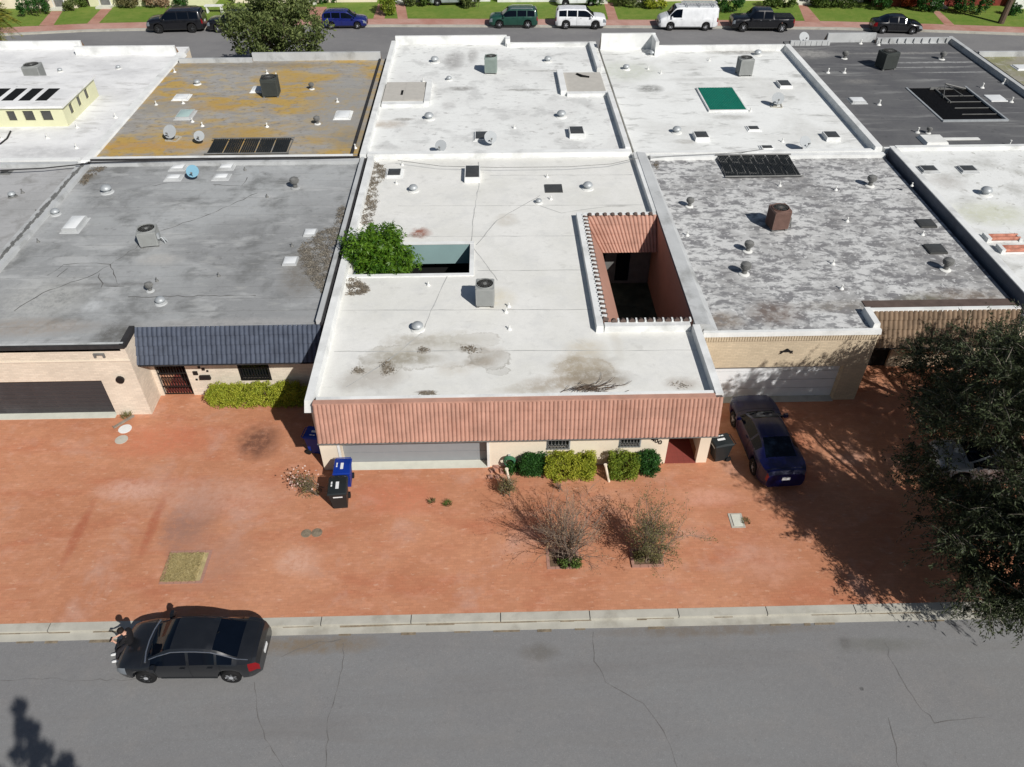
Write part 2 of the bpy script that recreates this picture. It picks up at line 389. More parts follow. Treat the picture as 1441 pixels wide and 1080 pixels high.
def ac_unit(px, py, z, wx, wy, h, rz, casing, label, roundtop=False, extras=0):
    p = U(px, py, z); t = thing('air_conditioner', label, 'air conditioner', p, 'air conditioners on the flat roofs')
    b = MB(); c = .05
    poly = [(-wx / 2 + c, -wy / 2), (wx / 2 - c, -wy / 2), (wx / 2, -wy / 2 + c), (wx / 2, wy / 2 - c), (wx / 2 - c, wy / 2), (-wx / 2 + c, wy / 2), (-wx / 2, wy / 2 - c), (-wx / 2, -wy / 2 + c)]
    b.prism(poly, .1, .14); b.prism([(q[0] * .96, q[1] * .96) for q in poly], .14, h - .09)
    b.prism(poly, h - .09, h)
    nl = int((h - .26) / .045)
    for k in range(nl):       # louvre fins
        zz = .16 + k * .045
        b.prism([(q[0] * .995, q[1] * .995) for q in poly], zz, zz + .02)
    for sx in (-1, 1):
        for sy in (-1, 1): b.box(sx * (wx / 2 - .04) - .03, sx * (wx / 2 - .04) + .03, sy * (wy / 2 - .04) - .03, sy * (wy / 2 - .04) + .03, .13, h - .05)
    mt = Matrix.Translation(p) @ Matrix.Rotation(rz, 4, 'Z')
    b.xform(mt).build('casing', casing, t)
    g = MB(); r = min(wx, wy) * .45
    g.lathe((0, 0, h), [(r + .03, .001), (r + .03, .05), (r, .05), (r, .004)], 24, 0)
    g.lathe((0, 0, h), [(r, .009), (.01, .009)], 24, 1)  # flat black disc paints in the dark well below the fan
    g.lathe((0, 0, h), [(.08, .01), (.07, .05), (.01, .05)], 12, 0)
    for k in range(5):
        a = 2 * math.pi * k / 5
        g.cbox((math.cos(a) * r * .52, math.sin(a) * r * .5, h + .014), (r * .6, r * .22, .012), 2, a, rx=.35)
    g.xform(mt).build('fan', [casing, M['dark_fill'], M['black']], t, smooth=True)
    q = MB()
    for k in range(1, 5): 
        rr = r * k / 5; n = 24
        q.tube([(math.cos(2 * math.pi * j / n) * rr, math.sin(2 * math.pi * j / n) * rr, h + .055) for j in range(n + 1)], .004, 4)
    for k in range(8):
        a = math.pi * k / 8
        q.tube([(math.cos(a) * r, math.sin(a) * r, h + .055), (-math.cos(a) * r, -math.sin(a) * r, h + .055)], .004, 4)
    q.xform(mt).build('fan_guard', M['alu_dark'], t)
    for sx in (-1, 1):
        for sy in (-1, 1):
            MB().cbox((sx * (wx / 2 - .08), sy * (wy / 2 - .08), .05), (.12, .12, .1)).xform(mt).build('foot', M['alu_dark'], t)
    if extras:
        e = MB(); e.tube([(wx / 2, -.1, .3), (wx / 2 + .15, -.1, .32), (wx / 2 + .22, -.14, .2), (wx / 2 + .25, -.16, .02)], .03, 6)
        e.tube([(wx / 2, .05, .25), (wx / 2 + .2, .05, .25), (wx / 2 + .3, -.02, .12), (wx / 2 + .34, -.04, .02)], .022, 6)
        e.cbox((wx / 2 + .06, -.25, .5), (.1, .18, .26))
        e.xform(mt).build('refrigerant_pipe', M['alu'] if extras == 1 else M['alu_dark'], t, smooth=True)
    return t
def dish(px, py, z, r, rz, m, label, frame=True):
    p = U(px, py, z); t = thing('satellite_dish', label, 'satellite dish', p, 'satellite dishes on the flat roofs')
    mt = Matrix.Translation(p) @ Matrix.Rotation(rz, 4, 'Z')
    b = MB(); b.tube([(0, 0, .02), (0, 0, .3), (0, -.05, .4)], .028, 8); b.xform(mt).build('mast', M['alu_dark'], t)
    r *= .8; b = MB(); til = Matrix.Translation((0, -.07, .46)) @ Matrix.Rotation(R(52), 4, 'X')
    k = 6; prof = [(r * i / k, .28 * r * (i / k) ** 2) for i in range(k, 0, -1)] + [(.005, 0)]
    back = [(.005, -.012)] + [(r * i / k, .28 * r * (i / k) ** 2 - .012) for i in range(1, k + 1)]
    b.lathe((0, 0, 0), prof + back, 22); b.xform(mt @ til).build('reflector', m, t, smooth=True)
    b = MB(); b.tube([(0, -r * .85, .2 * r), (0, -r * .5, r * 1.0)], .014, 5); b.cbox((0, -r * .46, r * 1.05), (.09, .07, .12)); b.xform(mt @ til).build('feed_arm', M['alu_dark'], t)
    if frame:
        b = MB(); s = .34
        for a in (-1, 1):
            b.box(-s, s, a * s - .03, a * s + .03, .0, .05); b.box(a * s - .03, a * s + .03, -s + .031, s - .031, .0, .05)
        b.box(-.03, .03, -s + .031, s - .031, .0, .04); b.box(-.2, -.04, -s + .05, -.02, .03, .1); b.box(.05, .22, .03, s - .05, .03, .1)
        b.xform(mt).build('ballast_frame', M['concrete'], t)
    return t
# ================================================================== GROUND, ROADS, PAVING
def stain(px, py, rx, ry, col, st, wb=.5, z=0): p = U(px, py, z); return ('s', p.x, p.y, rx, ry, col, st, wb)
def ringst(px, py, rx, ry, col, st, wb=.5, z=3.75): p = U(px, py, z); return ('r', p.x, p.y, rx, ry, col, st, wb)
M['ground'] = surf('bare_ground', S(104, 108, 108), [('n', .3, .4, .6, S(84, 92, 84), .7, (1, 1))])
M['asphalt'] = surf('old_asphalt', S(138, 139, 139), [('n', .12, .42, .62, S(130, 129, 129), .7, (1, 2.2)), ('n', .9, .5, .7, S(146, 143, 140), .6, (1, 1)),
    ('n', 7, .60, .72, S(104, 103, 103), .5, (1, 1)), ('n', 22, .56, .66, S(166, 165, 163), .45, (1, 1)), ('n', 22, .34, .44, S(112, 111, 111), .45, (1, 1)), ('n', .5, .52, .6, S(126, 125, 124), .5, (.25, 3)), ('n', .25, .55, .7, S(118, 116, 115), .6, (.3, 2.5)),
    stain(1240, 905, 1.9, .35, S(96, 96, 88), .4), stain(1190, 902, .25, .25, S(98, 96, 94), .7, .3), stain(760, 915, .8, .4, S(100, 96, 90), .6), 
    stain(1214, 967, .08, .08, S(50, 50, 50), .9, .05), stain(440, 905, 2.6, .42, S(122, 108, 90), .8), stain(1000, 885, 4.5, .28, S(112, 100, 86), .6)], bump=.5)
M['asphalt_far'] = surf('far_asphalt', S(128, 127, 127), [('n', .12, .42, .62, S(116, 115, 116), .8, (1, 2)), ('n', 1.2, .5, .7, S(136, 134, 132), .4, (1, 1))])
pv = [('n', .22, .40, .62, S(200, 144, 112), .75, (1, 1)), ('n', .5, .5, .68, S(178, 106, 78), .5, (.6, 1.7)), ('n', 1.6, .52, .7, S(208, 154, 128), .5, (.8, 1.4)), ('n', .45, .55, .68, S(196, 158, 142), .45, (1, 1)),
      ('b', .22, .11, (.82, .81, .81, 1), .42), ('n', 3.5, .61, .68, S(216, 184, 162), .35, (.7, 1.8)), ('n', 6, .60, .70, S(150, 88, 66), .4, (.5, 2)),
      stain(365, 622, 1.1, 1.3, S(92, 62, 52), .8, .8), stain(275, 725, 1.3, 2.2, S(146, 112, 98), .6, 1.3), stain(255, 745, .9, 1.5, S(146, 112, 100), .5, 1.3), stain(300, 700, 3.6, 1.3, S(204, 160, 140), .5, 1.4),
      stain(180, 690, 1.6, .7, S(208, 166, 148), .7, .9), stain(215, 740, .25, 1.7, S(160, 86, 62), .6, .3), stain(110, 750, .25, 1.9, S(160, 86, 62), .6, .3), 
      stain(300, 790, 1.9, 1.6, S(170, 130, 112), .5, .9), stain(420, 790, 1.0, .8, S(210, 170, 150), .6, .7), stain(560, 700, 2.2, 1.2, S(200, 120, 92), .5, .9),
      stain(1075, 790, 1.5, 1.3, S(206, 160, 140), .35, .9), stain(1000, 700, 1.5, .6, S(214, 160, 138), .6, .6), stain(1100, 630, 1.5, 3.6, S(150, 70, 44), .5, .6), stain(230, 620, 2.5, 1.3, S(196, 116, 86), .6, .9)]
M['paving'] = surf('red_brick_paving', S(184, 126, 95), pv, bump=.35)
g = MB(); g.add([(-900, -700, -.2), (900, -700, -.2), (900, 1100, -.2), (-900, 1100, -.2)], [(0, 1, 2, 3)]); struct('ground', g, M['ground'])
YK0, YK1, YK2 = 14.02, 14.32, 14.62
g = MB(); g.box(-90, 90, -60, YK0, -.19, -.12)
M['crack'] = mat('crack_filler', S(102, 100, 98), var=.3)
for pts in ([(358, 960), (362, 1000), (372, 1040), (402, 1085)], [(484, 905), (478, 960), (462, 1010), (458, 1085)], [(835, 890), (838, 930), (852, 960)], [(852, 960), (905, 990), (935, 1030), (955, 1085)],
            [(0, 958), (60, 955), (110, 958), (200, 956)], [(1245, 905), (1265, 950), (1290, 990), (1315, 1018)], [(1315, 1018), (1350, 1012), (1400, 1013)], [(1250, 1010), (1258, 1040), (1268, 1085)], [(395, 925), (440, 905), (480, 900)]):
    strip(g, wig([U(a, b, -.116) for a, b in pts], .22, .03), .016, 1, .8)
o = tag(g.build('road', [M['asphalt'], M['crack']]), kind='structure')
g = MB(); g.box(-90, 90, YK0, YK1, -.19, -.10)
xx = -90.
while xx < 90: g.box(xx + .01, xx + 2.98, YK1, YK2, -.19, .002); xx += 3.0
g.box(-90, 90, YK1 + .01, YK2 - .01, -.19, -.02, 1)
xx = -90.
while xx < 90:
    w_ = random.uniform(.3, 1.6)
    if random.random() < .75: g.box(xx, xx + w_, YK1 - random.uniform(.02, .07), YK1 - .001, -.1, -.09, 2)
    if random.random() < .5: g.box(xx, xx + w_ * .6, YK0 - random.uniform(.03, .1), YK0, -.12, -.108, 2)
    xx += w_
M['grit'] = mat('kerb_grit', S(128, 116, 98), var=.3, scale=6)
tag(g.build('kerb', [M['concrete'], M['tar'], M['grit']]), kind='structure')
M['paving_edge'] = M['paving']
g = MB(); g.box(-90, 90, YK2, 29.0, -.18, 0); struct('paving', g, M['paving'])
# worn bricks lying proud of the paving, weeds in the joints, flat utility lids
for (px, py, nm, lb, rr, mt_) in [(431, 751, 'utility_cover', 'dark oval utility cover in the red paving, left of a pair near the bins', .19, 'grit'), (446, 750, 'utility_cover', 'greyish oval utility cover in the red paving, right of a pair near the bins', .2, 'grit'),
                           (176, 604, 'utility_cover', 'pale round utility cover beside the grey plank near the dark garage', .27, 'parapet'), (171, 619, 'utility_cover', 'sandy round utility cover in front of the pale round one', .26, 'concrete')]:
    p = U(px, py); b = MB(); b.lathe(p, [(rr, .0), (rr, .012), (rr - .03, .016), (rr - .035, .013), (.01, .013)], 24); tag(b.build(nm, M[mt_]), lb, 'utility cover', 'round covers set in the paving')
t = thing('meter_cover', 'rectangular pale concrete meter cover in dirt frame on the red paving', 'meter cover', U(1038, 733))
p = U(1038, 733); MB().box(p.x - .3, p.x + .22, p.y - .34, p.y + .34, 0, .02).build('collar', M['concrete'], t); MB().box(p.x - .2, p.x + .13, p.y - .27, p.y + .27, .02, .045).build('lid', M['concrete_pale'], t)
# ---- far street
kpx = [(-330, 62), (-160, 56), (-60, 52), (14, 48.5), (118, 43.5), (210, 41.5), (330, 38.8), (540, 36.6), (757, 37.2), (860, 38), (1010, 38.6), (1180, 40.5), (1310, 44), (1441, 48.5), (1560, 53), (1760, 62)]
kl = [U(a, b, 0) for a, b in kpx]
def offs(d, z): return [Vector((q.x, q.y + d, z)) for q in kl]
def ribbon(mb, a, b, m=0): 
    vs = a + b; k = len(a); mb.add(vs, [(i, i + 1, k + i + 1, k + i) for i in range(k - 1)], m)
g = MB(); ribbon(g, [Vector((q.x, 58, -.116)) for q in kl], offs(0, -.116)); struct('far_road', g, M['asphalt_far'])
g = MB(); ribbon(g, offs(0, -.116), offs(0, .0)); ribbon(g, offs(0, 0), offs(.45, 0)); struct('far_kerb', g, M['concrete'])
M['pinkpave'] = surf('pink_pavers', S(188, 150, 138), [('n', .25, .4, .62, S(170, 120, 106), .8, (1, 1)), ('b', .4, .2, (.8, .76, .74, 1), .4)])
M['walk'] = surf('walkway_pavers', S(182, 140, 124), [('n', .6, .4, .62, S(160, 112, 96), .7, (1, 1)), ('b', .4, .2, (.8, .76, .74, 1), .4)])
g = MB(); ribbon(g, offs(.45, 0), offs(2.3, 0)); struct('far_sidewalk', g, M['pinkpave'])
M['lawn'] = surf('mown_lawn', S(108, 128, 54), [('n', .35, .4, .62, S(134, 142, 70), .8, (1, 1)), ('n', 1.5, .45, .66, S(84, 116, 38), .7, (1, 1)), ('n', 12, .4, .6, S(92, 124, 40), .6, (1, 1))], bump=.8)
g = MB(); ribbon(g, offs(2.3, .004), [Vector((q.x, 104, .004)) for q in kl]); struct('lawn', g, M['lawn'])
for (a, b, c, d) in [((55, 36), (75, 36), (88, 16), (72, 16)), ((122, 34), (138, 34), (158, 12), (143, 12)), ((438, 28), (456, 28), (460, 10), (432, 10)), ((525, 27), (541, 27), (545, 6), (532, 6)), ((560, 27), (574, 27), (570, 6), (556, 6)), ((856, 28), (870, 28), (862, 4), (850, 4)), ((1133, 31), (1155, 31), (1132, 4), (1122, 4)), ((1330, 36), (1345, 37), (1322, 16), (1312, 16)), ((676, 28), (776, 28), (770, 8), (690, 8))]:
    if a[0] == 676: continue
    g = MB(); g.add([U(*q, .010) for q in (a, b, c, d)], [(0, 1, 2, 3)]); struct('path', g, M['walk'])
# ================================================================== ROOF MATERIALS
Z1 = 3.75
def rs(px, py, rx, ry, col, st, wb=.5): return stain(px, py, rx, ry, col, st, wb, Z1)
WH = S(212, 212, 208)
M['roof_white1'] = surf('white_roof_centre', S(228, 227, 222), [('n', .3, .4, .65, S(216, 215, 208), .8, (1, 1)), ('n', 3, .6, .72, S(188, 186, 180), .35, (.6, 1.3)), ('n', .8, .5, .7, S(206, 206, 203), .5, (1, 1)),
    ('n', 1.4, .60, .72, S(180, 178, 172), .35, (1, 1)),
    rs(592, 328, .6, .6, S(146, 92, 72), .95, .9), rs(578, 332, 1.0, .2, S(120, 100, 86), .6, .3), rs(560, 495, 1.3, .5, S(186, 180, 166), .8, .8), rs(545, 518, .32, .42, S(112, 100, 90), .95, .3), rs(504, 522, .3, .18, S(112, 102, 94), .9, .2),
    rs(596, 492, .35, .16, S(118, 106, 92), .9, .3), rs(662, 492, .65, .2, S(122, 112, 98), .8, .4), rs(675, 510, .8, .45, S(160, 148, 132), .8, .5), rs(630, 480, 2.2, .8, S(196, 192, 180), .75, .9), rs(570, 505, 1.8, .5, S(150, 142, 124), .8, .9), rs(530, 528, 1.5, .9, S(176, 170, 158), .8, 1.0), rs(585, 480, 1.6, .5, S(178, 172, 160), .7, 1.0), rs(690, 500, .8, .7, S(184, 176, 164), .7, .9), rs(750, 548, 1.6, .35, S(186, 180, 168), .7, .8), rs(520, 535, 1.6, .7, S(196, 192, 186), .7, .8),
    ringst(690, 507, .9, .7, S(150, 145, 134), .75, 1.0), ringst(600, 500, 3.0, .95, S(158, 152, 140), .6, 1.3), ringst(668, 478, 1.2, .55, S(165, 158, 146), .55, 1.0), ringst(700, 522, .55, .3, S(150, 145, 134), .7, .6), ringst(535, 515, 1.0, .9, S(160, 154, 142), .5, 1.1),
    ringst(822, 522, 1.3, .9, S(160, 144, 120), .6, 1.0), rs(810, 512, .35, .9, S(150, 136, 112), .6, .9), rs(870, 537, .5, .4, S(150, 140, 124), .6, .8), rs(500, 540, .8, .6, S(188, 184, 176), .7, .9), rs(640, 520, .9, .5, S(200, 194, 182), .6, .9), rs(865, 470, .3, 2.2, S(206, 202, 192), .6, .5),
    rs(822, 522, 1.5, 1.3, S(168, 156, 136), .9, .9), rs(800, 540, 2.2, .6, S(160, 146, 126), .7, .6), rs(845, 530, 1.5, .55, S(140, 130, 116), .7, .6), rs(960, 540, .8, .45, S(160, 148, 136), .6, .5), rs(824, 492, 1.0, .8, S(198, 188, 168), .6, .6),
    rs(712, 310, .8, .8, S(196, 190, 178), .6, .6), rs(700, 420, 1.0, 1.0, S(206, 198, 176), .6, .5), rs(870, 290, .8, .15, S(160, 158, 152), .6, .3), rs(905, 320, .5, .5, S(184, 182, 176), .5, .4),
    rs(600, 552, .5, .12, S(110, 96, 84), .9, .15)], rough=.7)
M['roof_grey2'] = surf('grey_roof_slate_mansard_house', S(146, 147, 147), [('n', .16, .4, .62, S(172, 174, 174), .9, (.7, 1)), ('n', .5, .5, .66, S(116, 117, 116), .8, (1, 1)), ('n', .7, .54, .66, S(186, 187, 186), .6, (.6, 1.4)), ('l', 1, .92, .03, S(104, 103, 101), .6), ('n', 2.2, .56, .7, S(178, 178, 174), .45, (.5, 1.6)),
    ('n', 2.5, .58, .72, S(98, 97, 95), .4, (1, 1)), rs(165, 470, 1.1, 1.2, S(92, 90, 86), .75, .8), rs(60, 420, 2.6, 2.2, S(182, 182, 178), .7, .9), rs(40, 460, 3.5, .8, S(150, 134, 118), .5, .7), rs(130, 430, .5, .6, S(190, 192, 192), .8, .4), rs(225, 365, 1.3, .6, S(176, 174, 170), .8, .5),
    rs(150, 400, 3.0, .2, S(96, 94, 92), .5, .5), rs(430, 380, 1.3, 2.6, S(112, 104, 92), .6, .8), rs(115, 250, 1.2, .6, S(104, 98, 86), .7, .6), rs(85, 300, .9, 4.0, S(176, 178, 178), .6, .6), rs(320, 455, 5.0, .5, S(168, 166, 164), .6, .5)], rough=.8)
M['roof_grey0'] = surf('pale_grey_roof', S(158, 158, 157), [('n', .2, .4, .62, S(178, 178, 178), .9, (1, 1)), ('l', 1, .92, .03, S(118, 117, 116), .5), ('n', 1.0, .52, .7, S(124, 122, 118), .6, (1, 1))])
M['roof_mottled'] = surf('mottled_roof', S(204, 204, 202), [('n', 1.7, .49, .59, S(118, 117, 119), .9, (.65, 1.15)), ('n', .25, .46, .62, S(120, 118, 117), .65, (1, 1)), ('n', 3.2, .52, .58, S(128, 128, 129), .8, (.7, 1.1)), ('n', 4, .57, .62, S(216, 216, 214), .7, (1, 1)), ('l', 1, .95, .025, S(120, 118, 116), .35),
    rs(1090, 440, 1.4, 1.1, S(106, 88, 76), .7, .9), rs(1020, 450, 1.0, .8, S(132, 116, 98), .6, .7), rs(1360, 420, 2.6, 1.0, S(120, 106, 92), .75, .8), rs(1300, 425, 1.6, .8, S(112, 108, 88), .7, .6), rs(1200, 430, 3.2, .6, S(140, 132, 120), .5, .6), rs(1240, 405, .4, 1.3, S(110, 108, 108), .5, .4)], rough=.85)
M['roof_white5'] = surf('white_roof_right', S(228, 229, 226), [('n', .5, .48, .66, S(178, 178, 172), .7, (1, 1)), ('n', 2.2, .58, .7, S(130, 126, 116), .6, (1, 1)), rs(1390, 310, 2.4, 1.5, S(196, 198, 172), .7, .9), rs(1330, 265, 1.2, 1.2, S(180, 176, 170), .6, .8)])
M['roof_b0'] = surf('white_roof_far_left', S(232, 232, 231), [('n', .35, .44, .64, S(206, 206, 206), .85, (.8, 1)), ('n', 1.0, .54, .7, S(164, 162, 158), .6, (.5, 1.5)), ('n', 3, .64, .74, S(130, 126, 120), .5, (1, 1)), rs(60, 215, 4, 1.2, S(186, 186, 186), .7, .9)])
M['roof_ochre'] = surf('ochre_lichen_roof', S(160, 157, 152), [('n', .22, .44, .56, S(180, 148, 80), .95, (.9, 1.3)), ('n', 1.3, .5, .60, S(186, 160, 98), .45, (.8, 1.3)), ('n', 1.1, .50, .58, S(150, 146, 140), .85, (.6, 1.3)), ('n', 3.2, .55, .66, S(112, 106, 98), .6, (.8, 1.2)), ('l', 1, .95, .03, S(120, 112, 100), .4),
    rs(480, 150, 3.0, 7.0, S(150, 149, 146), .9, .9), rs(300, 150, 2.2, 1.2, S(178, 144, 78), .7, .9), rs(230, 205, 6, .8, S(184, 144, 78), .8, .5), rs(230, 150, 2.5, 1.6, S(150, 146, 138), .8, .9), rs(330, 190, 2.5, 1.5, S(172, 142, 82), .7, .8), rs(400, 110, 2.6, 1.4, S(180, 148, 80), .8, .9), rs(350, 92, 8, .9, S(132, 126, 116), .8, .8), rs(500, 195, 2, 2, S(136, 132, 122), .7, .8)], rough=.9)
M['roof_b2'] = surf('white_roof_back_centre', S(230, 231, 228), [('n', .3, .42, .64, S(216, 216, 213), .8, (1, 1)), ('l', 1, 2.4, .03, S(176, 176, 174), .5), ('n', .55, .52, .62, S(168, 168, 166), .4, (1, 1)), ('n', 2.2, .58, .70, S(140, 138, 134), .55, (.7, 1.3)),
    rs(640, 85, .9, 2.4, S(150, 148, 146), .75, .9), rs(665, 80, .5, 2.2, S(150, 148, 146), .6, .9), rs(648, 125, 1.1, .5, S(130, 128, 124), .8, .6), rs(545, 175, 1.4, .8, S(190, 180, 168), .8, .6), rs(568, 168, .9, .3, S(130, 124, 116), .7, .5), rs(740, 127, 2.0, .25, S(140, 138, 132), .7, .3), rs(765, 100, 2.0, .2, S(150, 148, 142), .6, .3), rs(620, 62, 3.5, .35, S(176, 174, 168), .8, .5), rs(630, 150, .6, .9, S(180, 178, 176), .5, .7)])
M['roof_b3'] = surf('white_roof_back_right', S(232, 233, 230), [('n', .3, .45, .64, S(212, 212, 208), .8, (1, 1)), ('n', 1.2, .55, .70, S(160, 160, 156), .7, (.6, 1.5)), rs(915, 125, 1.1, .9, S(122, 122, 118), .85, .7), rs(870, 66, 2.2, .3, S(110, 108, 104), .85, .4), rs(1040, 73, 3.2, .8, S(150, 148, 144), .9, .6), rs(880, 100, 3.0, 2.5, S(198, 202, 188), .7, .8), rs(1030, 165, 1.5, .5, S(160, 158, 152), .6, .5), rs(965, 200, .7, .4, S(160, 156, 148), .6, .5), rs(1010, 112, 5, .5, S(190, 190, 186), .6, .8)])
M['roof_dark'] = surf('dark_grey_roof', S(102, 102, 103), [('n', .35, .44, .64, S(88, 88, 91), .8, (1, 1)), ('n', .5, .54, .68, S(150, 150, 148), .65, (.35, 3.0)), ('n', 2.5, .6, .72, S(70, 70, 72), .5, (1, 1)), ('l', 1, .95, .035, S(128, 128, 126), .35),
    rs(1140, 76, 2.6, 1.2, S(158, 156, 152), .8, .9), rs(1300, 95, 6.0, .14, S(176, 176, 174), .6, .2), rs(1350, 102, 4, .14, S(176, 176, 174), .6, .2), rs(1280, 75, 6, .3, S(150, 148, 144), .7, .5), rs(1320, 88, 5, .2, S(180, 180, 178), .7, .3), rs(1210, 115, 1.6, .6, S(140, 138, 134), .6, .6)])
M['roof_b5'] = surf('grassy_roof', S(150, 146, 132), [('n', .5, .42, .6, S(134, 134, 96), .9, (1, 1)), ('n', 1.6, .55, .68, S(196, 194, 188), .7, (1, 1)), ('n', 3, .56, .7, S(100, 96, 84), .7, (1, 1))])
M['brick_cream'] = None
def brickwall(name, base, mortar):
    n = NT(name); p = n.pos()
    sep = n.new('ShaderNodeSeparateXYZ'); n.put(sep.inputs[0], p); cmb = n.new('ShaderNodeCombineXYZ')
    n.put(cmb.inputs[0], n.math('ADD', sep.outputs[0], sep.outputs[1])); n.put(cmb.inputs[1], sep.outputs[2])
    bt = n.new('ShaderNodeTexBrick'); n.put(bt.inputs['Vector'], cmb.outputs[0]); bt.inputs['Scale'].default_value = 1
    bt.inputs['Brick Width'].default_value = .24; bt.inputs['Row Height'].default_value = .085; bt.inputs['Mortar Size'].default_value = .008
    bt.inputs['Color1'].default_value = base; bt.inputs['Color2'].default_value = tuple(c * .86 for c in base[:3]) + (1,); bt.inputs['Mortar'].default_value = mortar
    f, _ = n.noise(p, .8, 5); c = n.mix(1.0, bt.outputs['Color'], n.ramp(f, .3, .7, .9, 1.06), 'MULTIPLY'); n.bump(bt.outputs['Fac'], .3, -.01)
    return n.done(c, .85, 0, .2)
M['brick_cream'] = brickwall('cream_brick', S(208, 191, 164), S(184, 168, 146))
M['brick_peach'] = brickwall('peach_brick', S(226, 214, 196), S(208, 194, 176))
# ================================================================== HOUSES
def W(px, py, Y):      # photo point -> x, z on the facade plane y = Y
    d = _f + _r * ((px - 720.5) / FPX) + _d * ((py - 540) / FPX); t = Y / d.y
    return d.x * t, CAMH + d.z * t
def facade(mb, x0, x1, y0, y1, z0, z1, holes=(), m=0):
    for (a, b, c, d) in cells(x0, x1, z0, z1, holes): mb.box(a, b, y0, y1, c, d, m)
def barred_window(parent, x0, x1, z0, z1, Y, lattice=True, frame='iron'):
    f = MB(); t = .05
    f.box(x0 - .02, x1 + .02, Y - .03, Y + .08, z0 - t, z0); f.box(x0 - .02, x1 + .02, Y - .03, Y + .08, z1, z1 + t)
    f.box(x0 - .02, x0 + t, Y - .03, Y + .08, z0, z1); f.box(x1 - t, x1 + .02, Y - .03, Y + .08, z0, z1)
    o = f.build('window', M['alu'] if frame != 'iron' else M['iron'], parent)
    MB().box(x0 + t, x1 - t, Y + .1, Y + .12, z0, z1).build('pane', M['glass'], o)
    g = MB(); n = int((x1 - x0) / .13)
    for k in range(n + 1):
        x = x0 + .04 + (x1 - x0 - .08) * k / n; g.tube([(x, Y - .07, z0), (x, Y - .07, z1)], .013, 5)
    for zz in (z0 + .06, (z0 + z1) / 2, z1 - .06): g.box(x0, x1, Y - .085, Y - .055, zz - .015, zz + .015)
    if lattice:
        for k in range(n): 
            xa = x0 + .04 + (x1 - x0 - .08) * k / n; xb = x0 + .04 + (x1 - x0 - .08) * (k + 1) / n
            g.tube([(xa, Y - .07, z0 + .06), (xb, Y - .07, z0 + .35)], .01, 4); g.tube([(xb, Y - .07, z0 + .06), (xa, Y - .07, z0 + .35)], .01, 4)
    g.build('grille', M['alu_dark'] if frame != 'iron' else M['iron'], o); return o
def garage(parent, x0, x1, z1, Y, mt, sections=4, slabm=True):
    g = MB(); h = z1 / sections
    for k in range(sections): g.box(x0, x1, Y, Y + .05, k * h + .012, (k + 1) * h - .012, 0)
    g.box(x0, x1, Y + .02, Y + .06, 0, z1, 1)
    n = max(4, int((x1 - x0) / .7))
    o = g.build('garage_door', [mt, M['alu_dark']], parent)
    if mt is not M['garage_dark']: return o
    b = MB()
    for k in range(sections):
        for q in range(n):
            xa = x0 + (x1 - x0) * q / n + .07; xb = x0 + (x1 - x0) * (q + 1) / n - .07
            b.box(xa, xb, Y - .012, Y, k * h + .1, (k + 1) * h - .1, 0, .0)
    b.build('door_panelling', mt, o)
    return o
def cover_strip(parent, name, x0, x1, y0, y1, z0, z1, m, taper=0): return MB().box(x0, x1, y0, y1, z0, z1, 0, taper).build(name, m, parent)
# ---------------------------------------------------------------- centre house with terracotta mansard
H1 = thing('row_house', 'white-roofed row house with terracotta tile mansard and two open patios, centre of the photo', 'house', (.6, 21.3, 0), 'flat-roofed row houses')
XA, XB, YF, YB = -6.95, 8.30, 21.30, 41.45
gx0, gx1 = W(484, 657, 21.3)[0], W(686, 657, 21.3)[0]
wm = MB(); facade(wm, XA, XB + .1, YF, YF + .25, 0, 3.52, [(gx0, gx1, 0, 2.2), (6.72, 7.98, 0, 2.35), (1.93, 2.83, .95, 2.0), (4.78, 5.62, 1.0, 2.05)])
wm.box(XA, XA + .25, YF + .25, YB, 0, 3.52); wm.box(XB - .15, XB + .1, YF + .25, YB, 0, 3.52); wm.box(XA + .25, XB - .15, YB - .25, YB, 0, 3.52)
wm.box(gx0 - .2, gx0, YF + .25, YF + .9, 0, 3.5); wm.box(gx1, gx1 + .2, YF + .25, YF + .9, 0, 3.5); wm.box(gx0, gx1, YF + .26, YF + .9, 2.2, 3.5)
wm.build('wall', M['stucco'], H1)
pw = MB(); pw.box(6.5, 6.72, YF + .25, YF + 2.6, 0, 3.5); pw.box(6.72, XB - .15, YF + 2.4, YF + 2.6, 0, 3.5); pw.build('porch_wall', M['stucco'], H1)
MB().box(6.72, 7.98, YF - .02, YF + 2.4, .001, .03).build('porch_floor', M['floor_red'], H1)
d = MB().box(6.85, 7.75, YF + 2.34, YF + 2.4, .03, 2.05).build('front_door', M['dark_fill'], H1)
garage(H1, gx0, gx1, 2.2, YF + .38, M['garage_grey'])
MB().box(gx0, gx1, YF - .06, YF + .37, .002, .02).build('threshold_slab', M['concrete_pale'], H1)
MB().box(gx0 - .1, gx0, YF - .03, YF, 0, 2.2).build('door_jamb', M['white'], H1); MB().box(gx1, gx1 + .1, YF - .03, YF, 0, 2.2).build('door_jamb', M['white'], H1)
barred_window(H1, 1.93, 2.83, .95, 2.0, YF + .02, True, 'alu'); barred_window(H1, 4.78, 5.62, 1.0, 2.05, YF + .02, True, 'alu')
